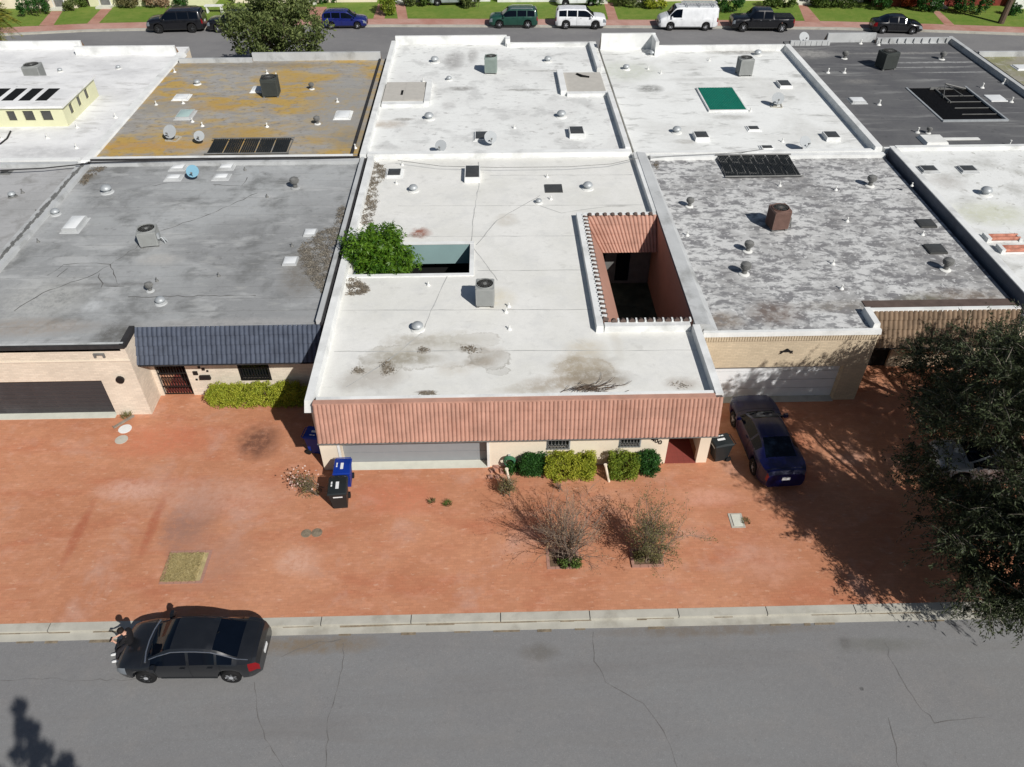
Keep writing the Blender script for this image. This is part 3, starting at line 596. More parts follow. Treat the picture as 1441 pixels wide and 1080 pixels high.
for (a, b, ch) in [(919, 618.5, '4'), (924, 620.5, '0'), (929, 622.5, '0')]:
    x, z = W(a, b, YF); cu = bpy.data.curves.new('digit', 'FONT'); cu.body = ch; cu.size = .3; cu.extrude = .012; cu.align_x = 'CENTER'; cu.align_y = 'CENTER'
    tmp = bpy.data.objects.new('tmp', cu); C.objects.link(tmp); dg = bpy.context.evaluated_depsgraph_get(); me = bpy.data.meshes.new_from_object(tmp.evaluated_get(dg)); bpy.data.objects.remove(tmp)
    me.transform(Matrix.Translation((x, YF - .02, z)) @ Matrix.Rotation(math.pi / 2, 4, 'X')); me.transform(Matrix.Translation(-H1.location)); me.materials.clear(); me.materials.append(M['iron'])
    o = bpy.data.objects.new('house_number', me); C.objects.link(o); o.parent = H1
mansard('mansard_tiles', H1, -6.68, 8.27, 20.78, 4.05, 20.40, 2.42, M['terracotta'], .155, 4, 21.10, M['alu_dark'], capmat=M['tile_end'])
MB().box(-6.68, 8.0, 20.74, 20.975, 4.0, 4.07, 0, .01).build('cap_tile', M['terracotta'], H1)
AT1 = (-6.45, -1.15, 29.65, 32.2); AT2 = (4.42, 8.12, 25.5, 34.28)
rf = MB(); slab(rf, XA, XB, YF + .02, YB, Z1, [AT1, AT2]); 
M['crack_w'] = mat('roof_seam_line', S(174, 174, 171), var=.2)
for (py_, xa_, xb_) in ((290, 560, 905), (333, 600, 815), (381, 672, 838), (437, 478, 842), (495, 470, 985), (247, 690, 890)):
    strip(rf, wig([U(xa_, py_, Z1 + .004), U(xb_, py_ - .004 * (xb_ - xa_), Z1 + .004)], .6, .012), .03, 1, .7)
for pts in ([(673, 228), (674, 260), (668, 290), (662, 345)], [(630, 388), (610, 430), (597, 462)], [(594, 468), (550, 505), (487, 545)], [(760, 275), (700, 310), (670, 345)], [(667, 350), (690, 380), (700, 395)], [(860, 290), (790, 300), (760, 290)]):
    strip(rf, wig([U(a, b, Z1 + .005) for a, b in pts], .4, .02), .035, 1, .6)
rf.build('roof', [M['roof_white1'], M['crack_w']], H1)
pa = MB()
pa.box(XA - .12, XA + .35, YF - .42, YB, 3.52, 4.06, 0, .08)            # left party parapet
pa.box(7.98, 8.33, YF - .42, 25.15, 3.3, 4.10, 0, .03)                    # right, front stretch
pa.box(XA + .35, 7.98, 20.98, 21.14, 3.5, 4.08, 0, .02)                  # over the mansard
pa.box(4.08, 4.42, 25.12, 34.6, 3.6, 4.06, 0, .03); pa.box(4.42, 7.98, 25.12, 25.47, 3.6, 4.04, 0, .03); pa.box(4.42, 8.1, 34.31, 34.6, 3.6, 4.05, 0, .03)
pa.box(7.9, 8.2, 34.6, YB, 3.6, 4.05, 0, .03)
pa.box(AT1[0] - .2, AT1[1] + .2, AT1[2] - .2, AT1[2], 3.6, 3.80); pa.box(AT1[0] - .2, AT1[1] + .2, AT1[3], AT1[3] + .2, 3.6, 3.80); pa.box(AT1[1], AT1[1] + .2, AT1[2], AT1[3], 3.6, 3.79)
pa.build('parapet', M['parapet'], H1)
pg_ = MB(); pg_.add([(8.13, 25.2, 3.4), (8.13, YB, 3.4), (8.13, YB, 4.08), (8.13, 25.2, 4.08), (8.78, 25.2, 4.02), (8.62, YB, 4.02), (9.15, 25.2, 3.70), (8.85, YB, 3.70)], [(0, 1, 2, 3), (3, 2, 5, 4), (4, 5, 7, 6), (0, 3, 4, 6), (1, 7, 5, 2)])
pg_.build('party_wall_cap', M['parapet_grey'], H1)
x1b, x2b = U(848, 356, 2.6).x, U(872, 458, 2.6).x
yb2 = U(880, 356, 2.6).y
ti = MB(); tiles(ti, (4.42, 34.3, 4.03), (8.08, 34.3, 4.03), (5.36, yb2, 2.6), (8.08, yb2, 2.6), .2, 4, .05)
ti.build('patio_tiles', M['terracotta'], H1)
sl_ = MB(); sl_.add([(4.43, 25.5, 4.0), (4.43, 34.3, 4.0), (5.36, yb2, 2.6), (5.5, 25.5, 2.6), (4.43, 25.5, 2.55), (4.43, 34.3, 2.55), (5.36, yb2, 2.5), (5.5, 25.5, 2.5)], [(0, 3, 2, 1), (3, 7, 6, 2), (4, 5, 6, 7), (0, 4, 7, 3)])
sl_.build('patio_soffit', M['salmon'], H1)
kn = MB()
for k in range(26): kn.tube([(4.40, 25.68 + k * .337, 4.05), (4.62, 25.68 + k * .337, 3.97)], .11, 7, 0)
for k in range(9): kn.tube([(4.85 + k * .37, 25.42, 4.07), (4.85 + k * .37, 25.6, 4.0)], .12, 7, 0)
for k in range(9): kn.tube([(4.75 + k * .38, 34.40, 4.07), (4.75 + k * .38, 34.25, 4.0)], .11, 7, 0)
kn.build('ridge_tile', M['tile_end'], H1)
kw = MB()
for k in range(26): kw.box(4.38, 4.6, 25.82 + k * .337, 25.88 + k * .337, 3.98, 4.12)
for k in range(9): kw.box(4.99 + k * .37, 5.06 + k * .37, 25.40, 25.6, 4.02, 4.13)
kw.build('tile_mortar', M['parapet'], H1)
iw = MB(); iw.box(8.09, 8.115, 25.47, 34.29, 0, 4.02, 0); iw.box(4.43, 8.08, 34.3, 34.4, 0, 2.6, 3); iw.box(4.3, 4.42, 25.4, 34.3, 0, 3.5, 0); iw.box(4.3, 8.12, 25.36, 25.46, 0, 3.6, 0)
iw.box(5.2, 5.7, 34.26, 34.3, .2, 2.1, 2); iw.box(6.3, 7.0, 34.26, 34.3, .2, 2.1, 2)
iw.build('patio_wall', [M['salmon'], M['dark_fill'], M['glass'], M['alu_dark']], H1)
MB().box(4.3, 8.12, 25.36, 34.4, -.004, .01).build('patio_floor', M['patio'], H1)
iw = MB(); a0, a1, b0, b1 = AT1
iw.box(a0 - .1, a1 + .1, b1 - .01, b1 + .1, 2.7, 3.74, 0); iw.box(a0 - .1, a1 + .1, b1 + .5, b1 + .6, 0, 2.69, 1); iw.box(a1, a1 + .1, b0, b1, 0, 3.6, 0); iw.box(a0 - .1, a0, b0, b1, 0, 3.6, 0); iw.box(a0, a1, b0 - .1, b0, 0, 3.6, 0)  # lower back wall near-black, painting in the dark below the grey-blue
iw.box(-3.9, -3.2, b1 + .44, b1 + .49, .1, 1.85, 2)
iw.build('atrium_wall', [M['teal'], M['dark_fill'], M['glass']], H1)
MB().box(a0, a1, b0, b1, -.004, .01).build('atrium_floor', M['patio'], H1)
for q in [(582, 269, 'dome', 1.0), (827, 266, 'dome', 1.1), (758, 286, 'dome', .7), (588, 464, 'dome', 1.0)]: vent(H1, q[0], q[1], Z1, q[2], q[3])
for q in [(770, 250), (775, 281), (716, 432), (712, 440), (717, 464), (603, 402), (558, 259), (566, 233)]: vent(H1, q[0], q[1], Z1, 'pipe', .9)
skylight(H1, 555, 245, Z1, .8, .9, .12, M['parapet'], M['skydark'], .03); skylight(H1, 665, 249, Z1, .85, 1.5, .32, M['parapet'], M['skydark'], .03, False); skylight(H1, 779, 266, Z1, .95, .9, .05, M['skydark'], M['skydark'], .01, False)
# ---------------------------------------------------------------- left house, slate mansard
H2 = thing('row_house', 'grey-roofed row house with slate-blue tile mansard, left of centre', 'house', (-15, 25, 0), 'flat-roofed row houses')
gr = W(164, 578, 24.85)[0]
wm = MB(); facade(wm, -22.6, -14.9, 24.75, 24.98, 0, 3.62, [(-21.9, gr, 0, 1.95)]); wm.box(-15.15, -14.9, 24.98, 26.2, 0, 3.62)
facade(wm, -14.9, -7.3, 25.95, 26.15, 0, 3.5, [(-14.72, -13.42, 0, 2.3), (-11.15, -9.85, .85, 2.25)])
wm.box(-22.6, -22.4, 24.98, 41.4, 0, 3.5); wm.box(-7.5, -7.3, 26.15, 41.4, 0, 3.5); wm.box(-22.4, -7.5, 41.2, 41.4, 0, 3.5); wm.box(-14.9, -13.3, 28, 28.1, 0, 3.5)
wm.build('wall', M['brick_peach'], H2)
wm = MB(); wm.box(-22.65, -14.86, 24.70, 24.745, 3.0, 3.05); wm.build('brick_band', M['stucco_peach'], H2)
garage(H2, -21.9, gr, 1.95, 24.93, M['garage_dark'], 8)
MB().box(-21.9, gr, 24.55, 24.92, .002, .025).build('threshold_slab', M['concrete_pale'], H2)
barred_window(H2, -11.15, -9.85, .85, 2.25, 25.97, True)
gt = MB()
for k in range(11): x = -14.68 + k * .121; gt.tube([(x, 25.99, .05), (x, 25.99, 2.25)], .016, 5)
for zz in (.08, .5, 1.25, 2.2): gt.box(-14.7, -13.44, 25.97, 26.01, zz - .02, zz + .02)
for k in range(10): x = -14.62 + k * .121; gt.tube([(x, 25.99, .5), (x + .06, 25.99, .75), (x, 25.99, 1.0)], .012, 4)
gt.build('iron_gate', M['iron'], H2)
MB().box(-14.72, -13.42, 26.15, 28, .001, .02).build('porch_floor', M['floor_red'], H2)
MB().box(-14.72, -13.42, 27.94, 27.99, .0, 2.2).build('front_door', M['dark_fill'], H2)
x, z = W(289, 530, 25.95); MB().box(x - .24, x + .24, 25.83, 25.95, z - .1, z + .1, 0, .02).build('mailbox', M['iron'], H2)
for (a, b, s_) in [(275, 525, .1), (280, 517, .05), (286, 519.5, .06), (292, 522, .04), (277, 534, .04)]:
    x, z = W(a, b, 25.95); MB().box(x - s_, x + s_, 25.91, 25.95, z - s_, z + s_).build('wall_fitting', M['iron'], H2)
x, z = W(140, 500, 24.75); q = MB(); q.box(x - .22, x + .22, 24.68, 24.75, z + .03, z + .1); q.box(x - .22, x - .14, 24.68, 24.75, z - .1, z + .03); q.box(x + .14, x + .22, 24.68, 24.75, z - .1, z + .03); q.build('wall_light', M['alu_dark'], H2)
x, z = W(170, 533, 24.75); MB().lathe((x, 24.68, z), [(.17, -.06), (.17, .04), (.1, .07), (.01, .07)], 10, ax='Y').build('wall_lamp', M['iron'], H2)
rf = MB(); slab(rf, -22.6, -15.1, 24.75, 26.0, 3.72); slab(rf, -22.6, -7.4, 26.0, 41.4, 3.72)
M['crack_d'] = mat('dark_roof_crack', S(96, 95, 93), var=.2)
for pts in ([(66, 388), (90, 372), (135, 370), (155, 372), (165, 400)], [(80, 390), (95, 378)], [(140, 385), (142, 405)], [(150, 403), (175, 403)], [(20, 438), (60, 412), (130, 388), (190, 350), (215, 330), (300, 300), (362, 272)], [(210, 262), (235, 258)], [(300, 260), (340, 262), (348, 250)], [(180, 418), (360, 416)]):
    strip(rf, wig([U(a, b, 3.726) for a, b in pts], .3, .04), .032, 1, .9)
rf.build('roof', [M['roof_grey2'], M['crack_d']], H2)
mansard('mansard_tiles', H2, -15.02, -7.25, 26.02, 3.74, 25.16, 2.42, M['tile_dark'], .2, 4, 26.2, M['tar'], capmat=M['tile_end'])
pa = MB(); pa.box(-22.65, -14.9, 24.72, 24.82, 3.62, 3.80, 1); pa.box(-22.65, -14.95, 24.82, 24.9, 3.6, 3.84, 0); pa.box(-15.1, -14.88, 24.82, 26.0, 3.6, 3.82, 1)
pa.box(-7.42, -7.22, 26.0, 41.4, 3.6, 3.97, 0); pa.box(-7.22, -7.1, 25.9, 41.4, 3.4, 3.90, 1); pa.box(-7.48, -7.42, 26, 41.4, 3.6, 3.80, 1)
pa.box(-22.6, -7.5, 41.05, 41.4, 3.6, 3.90, 0); 
pa.box(-22.75, -22.35, 24.9, 41.4, 3.5, 3.9, 0, .05)
pa.build('parapet', [M['parapet_grey'], M['tar']], H2)
for q in [(416, 265, 'turbine', 1.1), (151, 271, 'dome', 1.2), (79, 302, 'dome', .9), (212, 410, 'turbine', .8), (227, 427, 'dome', .9)]: vent(H2, q[0], q[1], 3.72, q[2], q[3], M['parapet_grey'])
for q in [(376, 278), (411, 347), (221, 396), (54, 341), (345, 240), (308, 389), (52, 300)]: vent(H2, q[0], q[1], 3.72, 'pipe', .8, M['alu_dark'])
for q in [(251, 237), (245, 251), (319, 236), (312, 250)]: skylight(H2, q[0], q[1], 3.72, .75, .6, .1, M['parapet_grey'], M['skywhite'])
skylight(H2, 106, 318, 3.72, .75, 1.35, .2, M['parapet_grey'], M['skywhite']); skylight(H2, 437, 329, 3.72, .6, .65, .1, M['parapet_grey'], M['skywhite'], .03, False); skylight(H2, 409, 369, 3.72, .65, .7, .1, M['parapet_grey'], M['skywhite'], .03, False)
# ---------------------------------------------------------------- far left front house (only its roof corner shows)
H0 = thing('row_house', 'pale grey flat roof cut off by the left edge of the photo, front row', 'house', (-30, 25, 0), 'flat-roofed row houses')
wm = MB(); wm.box(-37.6, -37.4, 25, 41.4, 0, 3.5); wm.box(-37.4, -22.95, 41.2, 41.4, 0, 3.5); wm.box(-37.6, -22.95, 24.8, 25, 0, 3.5); wm.box(-23.0, -22.8, 25, 41.2, 0, 3.5); wm.build('wall', M['stucco_peach'], H0)
rf = MB(); slab(rf, -37.6, -22.78, 24.8, 41.4, 3.7); rf.build('roof', M['roof_grey0'], H0)
pa = MB(); pa.box(-23.2, -22.78, 24.8, 41.4, 3.6, 3.85, 0, .08); pa.box(-37.6, -23.2, 41.1, 41.4, 3.6, 3.9, 0)
for k in range(60):
    yy = 25 + k * .27; pa.box(-22.82 + random.uniform(-.1, .03), -22.72 + random.uniform(0, .1), yy, yy + .22, 3.86, 3.90 + random.uniform(0, .03), 1)
pa.build('parapet', [M['parapet_grey'], M['alu_dark']], H0)
vent(H0, 18, 277, 3.7, 'dome', .8, M['alu_dark']); vent(H0, 32, 272, 3.7, 'pipe', 1, M['alu_dark']); skylight(H0, 8, 243, 3.7, .5, .4, .08, M['alu_dark'], M['skydark'])
# ---------------------------------------------------------------- right house, mottled roof, cream brick garage
H4 = thing('row_house', 'row house with blotchy grey and white roof and cream brick garage front, right of centre', 'house', (15, 25, 0), 'flat-roofed row houses')
gl, gr4 = 9.25, W(1170, 562, 24.95)[0]
wm = MB(); facade(wm, 8.45, 15.75, 24.9, 25.12, 0, 3.62, [(gl, gr4, 0, 1.95)]); wm.box(15.5, 15.75, 25.12, 27.3, 0, 3.62)
facade(wm, 15.75, 22.4, 27.1, 27.3, 0, 3.5, [(17.0, 18.0, 0, 2.2), (19.5, 21.0, .9, 2.1)])
wm.box(8.45, 8.65, 25.12, 41.4, 0, 3.45); wm.box(22.2, 22.4, 27.3, 41.4, 0, 3.5); wm.box(8.65, 22.2, 41.2, 41.4, 0, 3.45)
wm.box(gl - .2, gl, 25.12, 25.6, 0, 3); wm.box(gr4, gr4 + .2, 25.12, 25.6, 0, 3); wm.box(17, 18, 27.3, 27.4, 0, 2.2)
wm.build('wall', M['brick_cream'], H4)
bd = MB()
for k in range(68): bd.box(8.5 + k * .107, 8.58 + k * .107, 24.86, 24.90, 3.38, 3.62)
bd.build('soldier_course', M['brick_cream'], H4)
garage(H4, gl, gr4, 1.95, 25.2, M['garage_white'])
MB().box(gl, gr4, 24.8, 25.19, .002, .02).build('threshold_slab', M['concrete'], H4)
x, z = W(1107, 494, 24.9); q = MB(); q.cbox((x, 24.86, z), (.5, .03, .05), 0); q.tube([(x - .25, 24.86, z - .12), (x - .1, 24.86, z + .05), (x, 24.86, z - .02), (x + .1, 24.86, z + .05), (x + .25, 24.86, z - .1)], .03, 5); q.lathe((x, 24.86, z + .07), [(.07, -.02), (.07, .02)], 8, ax='Y'); q.build('wall_ornament', M['iron'], H4)
barred_window(H4, 19.5, 21.0, .9, 2.1, 27.12, True); MB().box(17.02, 17.98, 27.2, 27.26, 0, 2.18).build('front_door', M['dark_fill'], H4)
rf = MB(); slab(rf, 8.5, 15.7, 24.93, 26.3, 3.72); slab(rf, 8.5, 22.3, 26.3, 41.4, 3.72); rf.build('roof', M['roof_mottled'], H4)
mansard('mansard_tiles', H4, 15.78, 22.3, 26.28, 3.78, 25.5, 2.42, M['tile_brown'], .21, 4, 27.1, M['tar'], capmat=M['tile_end'])
pa = MB(); pa.box(8.45, 15.8, 24.86, 25.05, 3.62, 3.84, 0, .02); pa.box(15.45, 15.8, 25.05, 26.3, 3.62, 4.02, 0, .05); pa.box(15.8, 22.3, 26.25, 26.45, 3.7, 3.85, 0, .02)
pa.box(8.9, 22.3, 41.05, 41.4, 3.6, 3.92, 0); pa.build('parapet', M['parapet'], H4)
for q in [(1052, 354, 'turbine', 1.0), (1047, 386, 'turbine', 1.1), (1224, 262, 'turbine', 1.1), (970, 291, 'turbine', .9), (1330, 380, 'turbine', 1.1)]: vent(H4, q[0], q[1], 3.72, q[2], q[3], M['white'])
for q in [(967, 332), (1097, 262), (1184, 407), (1176, 268), (1172, 372), (1298, 331), (1192, 312), (930, 288)]: vent(H4, q[0], q[1], 3.72, 'pipe', 1)
skylight(H4, 1303, 316, 3.72, .8, .75, .1, M['skydark'], M['skydark'], .02, False); skylight(H4, 1316, 352, 3.72, .85, .8, .1, M['skydark'], M['skydark'], .02, False)
# ---------------------------------------------------------------- far right front house
H5 = thing('row_house', 'white flat roof with two rusty vents, cut off by the right edge of the photo', 'house', (30, 27, 0), 'flat-roofed row houses')
wm = MB(); wm.box(22.55, 22.8, 26.4, 41.4, 0, 4.22, 1); wm.box(22.8, 37.5, 26.4, 26.6, 0, 4.1); wm.box(37.3, 37.5, 26.6, 41.4, 0, 4.0); wm.box(22.8, 37.3, 41.2, 41.4, 0, 4.0); wm.build('wall', [M['stucco_peach'], M['parapet_dark']], H5)
rf = MB(); slab(rf, 22.8, 37.5, 26.6, 41.4, 4.12); rf.build('roof', M['roof_white5'], H5)
pa = MB(); pa.box(22.5, 22.85, 26.4, 41.4, 4.22, 4.27, 0, .0); pa.box(22.8, 37.5, 41.1, 41.4, 4.0, 4.3); pa.build('parapet', M['parapet'], H5)
vent(H5, 1386, 274, 4.12, 'dome', 1.2); vent(H5, 1283, 262, 4.12, 'pipe', .8)
for q in [(1306, 240), (1361, 240)]: skylight(H5, q[0], q[1], 4.12, .85, .7, .14, M['parapet_grey'], M['skydark'], .02)
for q in [(1408, 337, .0), (1428, 353, .0)]:
    p = U(q[0], q[1], 4.12); b = MB()
    for s_ in (-.14, .14): b.tube([(p.x - .7, p.y + s_, 4.24), (p.x + .8, p.y + s_, 4.24)], .09, 8, 0)
    b.box(p.x - .8, p.x - .62, p.y - .28, p.y + .28, 4.122, 4.34, 1); b.box(p.x + .72, p.x + .86, p.y - .28, p.y + .28, 4.122, 4.3, 1); b.box(p.x - .62, p.x + .72, p.y - .25, p.y + .25, 4.122, 4.16, 1)
    b.build('flue_vent', [M['rust'], M['parapet']], H5, smooth=True)
# ---------------------------------------------------------------- back row
def back_house(label, x0, x1, y1, z, roofm, wallm, holes=(), loc=None):
    t = thing('row_house', label, 'house', (x0 + (x1 - x0) / 2, 41.5, 0), 'flat-roofed row houses')
    wm = MB(); wm.box(x0, x0 + .2, 41.5, y1, 0, z - .22); wm.box(x1 - .2, x1, 41.5, y1, 0, z - .22); wm.box(x0 + .2, x1 - .2, 41.5, 41.7, 0, z - .22)
    facade(wm, x0 + .2, x1 - .2, y1 - .2, y1, 0, z - .22, [(x0 + 1.5, x0 + 6.3, 0, 2.1), (x1 - 3, x1 - 2, 0, 2.1), (x1 - 6, x1 - 4.4, 1, 2.1)]); wm.box(x0 + 1.4, x1 - .3, y1 - .5, y1 - .4, 0, z - .25); wm.build('wall', wallm, t)
    rf = MB(); slab(rf, x0, x1, 41.5, y1, z, holes); rf.build('roof', roofm, t); return t
B0 = back_house('white roof with the pale yellow clerestory box, back row at far left', -37.5, -22.75, 61.3, 3.75, M['roof_b0'], M['stucco'])
# clerestory box
pz = 3.75; px1 = -25.85; py0, py1 = 46.65, 51.6; ph = 5.0
wm = MB(); wx = [W(a, 170, py0)[0] for a in (-18, -6, 13, 25, 36, 51, 61, 76)]
hol = [(wx[0], wx[1], 4.12, 4.72), (wx[2], wx[3], 4.12, 4.72), (wx[4], wx[5], 4.12, 4.72), (wx[6], wx[7], 4.12, 4.72)]
facade(wm, -37.0, px1, py0, py0 + .15, pz, ph - .1, hol)
ys = [(47.5, 48.0), (48.7, 49.2), (49.9, 50.4)]
for (a, b, c, d) in cells(py0 + .15, py1, pz, ph - .1, [(q[0], q[1], 4.12, 4.72) for q in ys]): wm.box(px1 - .15, px1, a, b, c, d)
wm.build('clerestory_wall', M['yellow'], B0)
pn = MB()
for h in hol: pn.box(h[0], h[1], py0 + .08, py0 + .1, h[2], h[3])
for q in ys: pn.box(px1 - .1, px1 - .08, q[0], q[1], 4.12, 4.72)
pn.build('clerestory_window', M['skydark'], B0)
MB().box(-37.1, px1 + .12, py0 - .12, py1 + .1, ph - .1, ph + .04).build('clerestory_roof', M['roof_b0'], B0)
for k in range(6):
    q = MB(); p = U(66 - k * 23.5, 133, ph + .05); q.add([(p.x - .28, p.y - .95, ph + .05), (p.x + .32, p.y - .95, ph + .05), (p.x + .42, p.y + .95, ph + .05), (p.x - .18, p.y + .95, ph + .05)], [(0, 1, 2, 3)]); q.box(p.x - .3, p.x + .4, p.y - 1, p.y + 1, ph + .04, ph + .045); q.build('roof_light', M['dark_fill'], B0)
def back_parapet(t, x0, x1, yi, zt, dp=1.0, zb=3.7, m=None, tilem=None, drop=1.4):
    """raised street-side parapet: inner face towards us, tiled mansard falling to the far street behind it"""
    b = MB(); b.box(x0, x1, yi, yi + .2, zb - .2, zt); b.build('street_parapet', m or M['parapet'], t)
    b = MB(); b.add([(x0 + .003, yi + .2, zt - .03), (x1 - .003, yi + .2, zt - .03), (x1 - .003, yi + .2 + dp, zt - drop), (x0 + .003, yi + .2 + dp, zt - drop), (x0 + .003, yi + .2, zt - drop), (x1 - .003, yi + .2, zt - drop)], [(0, 3, 2, 1), (0, 4, 3), (1, 2, 5), (3, 4, 5, 2)]); b.build('street_mansard', tilem or M['brown_wall'], t)
back_parapet(B0, -37.4, -30.7, 61.2, 4.25, 1.0); back_parapet(B0, -30.5, -23.2, 59.6, 4.35, 1.0)
MB().box(-23.2, -22.5, 41.5, 59.8, 3.6, 3.86, 0, .1).build('parapet', M['parapet'], B0)
MB().box(-37.5, -23.2, 41.5, 41.8, 3.6, 3.95).build('parapet', M['parapet'], B0)
for q in [(85, 101, 'dome', .7), (167, 97, 'dome', .7)]: vent(B0, q[0], q[1], 3.75, q[2], q[3])
for q in [(163, 166), (108, 209), (67, 195), (109, 180), (3, 196)]: vent(B0, q[0], q[1], 3.75, 'pipe', 1.3)
B1 = back_house('row house roof blotched with ochre lichen, back row', -22.6, -7.75, 58.2, 3.75, M['roof_ochre'], M['stucco_peach'])
back_parapet(B1, -22.4, -17.2, 57.7, 4.05, .8, m=M['parapet_grey']); back_parapet(B1, -17.2, -8.0, 58.0, 4.3, .8, m=M['parapet_grey'])
b = MB(); b.box(-22.5, -7.9, 41.5, 41.75, 3.6, 4.0, 0); b.box(-22.5, -7.5, 41.42, 41.49, 3.5, 3.99, 1); b.box(-8.12, -7.98, 41.75, 58, 3.6, 3.85, 1); b.build('parapet', [M['parapet'], M['tar']], B1)
for q in [(278, 119, 'dome', .9), (439, 126, 'turbine', .8), (447, 175, 'turbine', .9)]: vent(B1, q[0], q[1], 3.75, q[2], q[3])
for q in [(475, 144), (376, 179), (220, 148), (258, 146), (376, 104), (389, 108), (246, 102), (500, 209), (271, 172), (285, 178)]: vent(B1, q[0], q[1], 3.75, 'pipe', 1.1)
skylight(B1, 261, 163, 3.75, .9, 1.3, .16, M['parapet_grey'], M['skyaqua']); skylight(B1, 256, 138, 3.75, .9, .9, .1, M['parapet'], M['skywhite']); skylight(B1, 483, 163, 3.75, .9, 1.2, .1, M['parapet'], M['skywhite']); skylight(B1, 364, 127, 3.75, .8, .9, .12, M['parapet'], M['skywhite'])
B2 = back_house('clean white roof with two boarded openings, back row behind the centre house', -7.3, 8.02, 61.7, 3.75, M['roof_b2'], M['stucco'])
back_parapet(B2, -7.2, 1.2, 61.35, 4.35); back_parapet(B2, 1.2, 7.6, 60.6, 4.0)
b = MB(); b.box(-7.55, -7.1, 41.5, 61.4, 3.5, 4.05, 0, .06); b.box(-7.1, 7.9, 41.5, 41.95, 3.6, 4.05, 0, .03); b.box(7.55, 7.9, 41.95, 50.6, 3.6, 4.12, 0, .03); b.box(7.35, 7.7, 54.9, 60.6, 3.6, 4.12, 0, .03)
b.box(-.1 + 1.2, 1.45, 60.7, 61.35, 3.7, 4.3); b.build('parapet', M['parapet'], B2)
MB().box(-7.74, -7.56, 41.5, 58.6, 3.3, 3.65).build('gap_shade_strip', M['tar'], B2)  # black strip painting in the shade of the gap between the houses
p = U(560, 139, 4.0); q = MB(); q.box(-7.05, -4.35, 49.6, 52.9, 3.755, 3.98, 0); q.box(-4.35, -4.0, 49.3, 53.2, 3.755, 4.05, 1); q.box(-7.05, -4.35, 49.1, 49.6, 3.755, 3.95, 1); q.box(-5.95, -5.8, 50.6, 51.4, 3.98, 3.99, 2); q.box(-5.3, -4.5, 49.9, 50.1, 3.98, 3.99, 2); q.box(-5.0, -4.42, 52.0, 52.75, 3.98, 3.99, 2); q.box(-5.7, -4.45, 49.7, 52.8, 3.98, 4.0, 0)
q.build('boarded_opening', [M['tan_panel'], M['parapet'], M['dark_fill']], B2)
q = MB(); q.box(4.95, 7.55, 51.0, 54.6, 3.755, 3.92, 0); q.box(4.55, 4.95, 50.9, 54.9, 3.755, 4.05, 1); q.box(4.95, 7.9, 50.6, 51.0, 3.755, 3.95, 1); q.tube([(5.9, 54.2, 3.95), (6.2, 53.7, 4.0), (6.7, 53.6, 3.94)], .09, 5, 2); q.build('boarded_opening', [M['tan_panel'], M['parapet'], M['dark_fill']], B2)
for q in [(612, 88, 'dome', 1.2), (771, 87, 'dome', 1.1), (604, 168, 'dome', 1.2), (790, 165, 'dome', 1.2), (632, 113, 'dome', .8), (558, 59, 'pipe', 1.6), (685, 59, 'pipe', 1.6), (647, 59, 'pipe', 1.3), (724, 181, 'pipe', 1), (596, 116, 'pipe', 1.2), (788, 119, 'pipe', 1.2)]: vent(B2, q[0], q[1], 3.75, q[2], q[3])
skylight(B2, 678, 193, 3.75, .85, 1.15, .12, M['parapet'], M['skydark'], .02); skylight(B2, 811, 190, 3.75, .9, 1.15, .3, M['parapet'], M['skydark'], .02, False)
B3 = back_house('white roof with the green skylight sheet, back row', 8.15, 22.25, 60.3, 3.75, M['roof_b3'], M['stucco_peach'])
back_parapet(B3, 8.2, 12.2, 59.9, 4.85, 1.2, drop=1.9); back_parapet(B3, 12.2, 21.9, 59.3, 4.15)
b = MB(); b.box(8.2, 21.9, 41.5, 41.85, 3.6, 3.95, 0, .03); b.box(21.75, 22.3, 41.5, 59.6, 3.6, 4.15, 0, .08); b.box(11.95, 12.2, 58.2, 59.9, 3.7, 4.8, 0); b.build('parapet', M['parapet'], B3)
gh = [U(983, 126, 3.76), U(1030, 126, 3.76), U(1050, 157, 3.76), U(999, 157, 3.76)]
q = MB(); q.box(gh[3].x - .12, gh[2].x + .12, gh[3].y - .12, gh[0].y + .12, 3.752, 3.86, 0, .02); o = q.build('skylight', M['parapet'], B3)
q = MB(); n_ = 22; X0, X1, Y0, Y1 = gh[3].x, gh[2].x, gh[3].y, gh[0].y
vs = []
for i in range(n_ * 4 + 1): x = X0 + (X1 - X0) * i / (n_ * 4); zz = 3.875 + .012 * math.sin(i * math.pi / 2); vs += [(x, Y0, zz), (x, Y1, zz)]
q.add(vs, [(2 * i, 2 * i + 2, 2 * i + 3, 2 * i + 1) for i in range(n_ * 4)]); q.build('pane', M['green_sheet'], o)
for q in [(917, 78, 'dome', 1.1), (952, 187, 'dome', 1.1), (1066, 78, 'dome', 1.1), (881, 98, 'dome', 1.0)]: vent(B3, q[0], q[1], 3.75, q[2], q[3])
for q in [(1056, 157), (930, 104), (998, 86), (884, 62), (1101, 200), (912, 98)]: vent(B3, q[0], q[1], 3.75, 'pipe', 1)
skylight(B3, 986, 195, 3.75, .85, .95, .25, M['parapet'], M['skydark'], .02, False); skylight(B3, 1169, 195, 3.75, .85, .95, .25, M['parapet'], M['skydark'], .02, False); skylight(B3, 1103, 121, 3.75, .85, 1.1, .2, M['parapet'], M['skydark'], .02, False); skylight(B3, 1060, 182, 3.75, .7, .6, .1, M['parapet'], M['skydark'], .02); skylight(B3, 1079, 209, 3.75, .7, .5, .1, M['parapet'], M['skydark'], .02)
LH = (29.2, 33.2, 46.9, 53.2)
P0 = U(1275, 124, 3.75); P1 = U(1392, 171, 3.75)
LH = (27.9, 31.75, U(1330, 171, 3.75).y, U(1300, 124, 3.75).y)
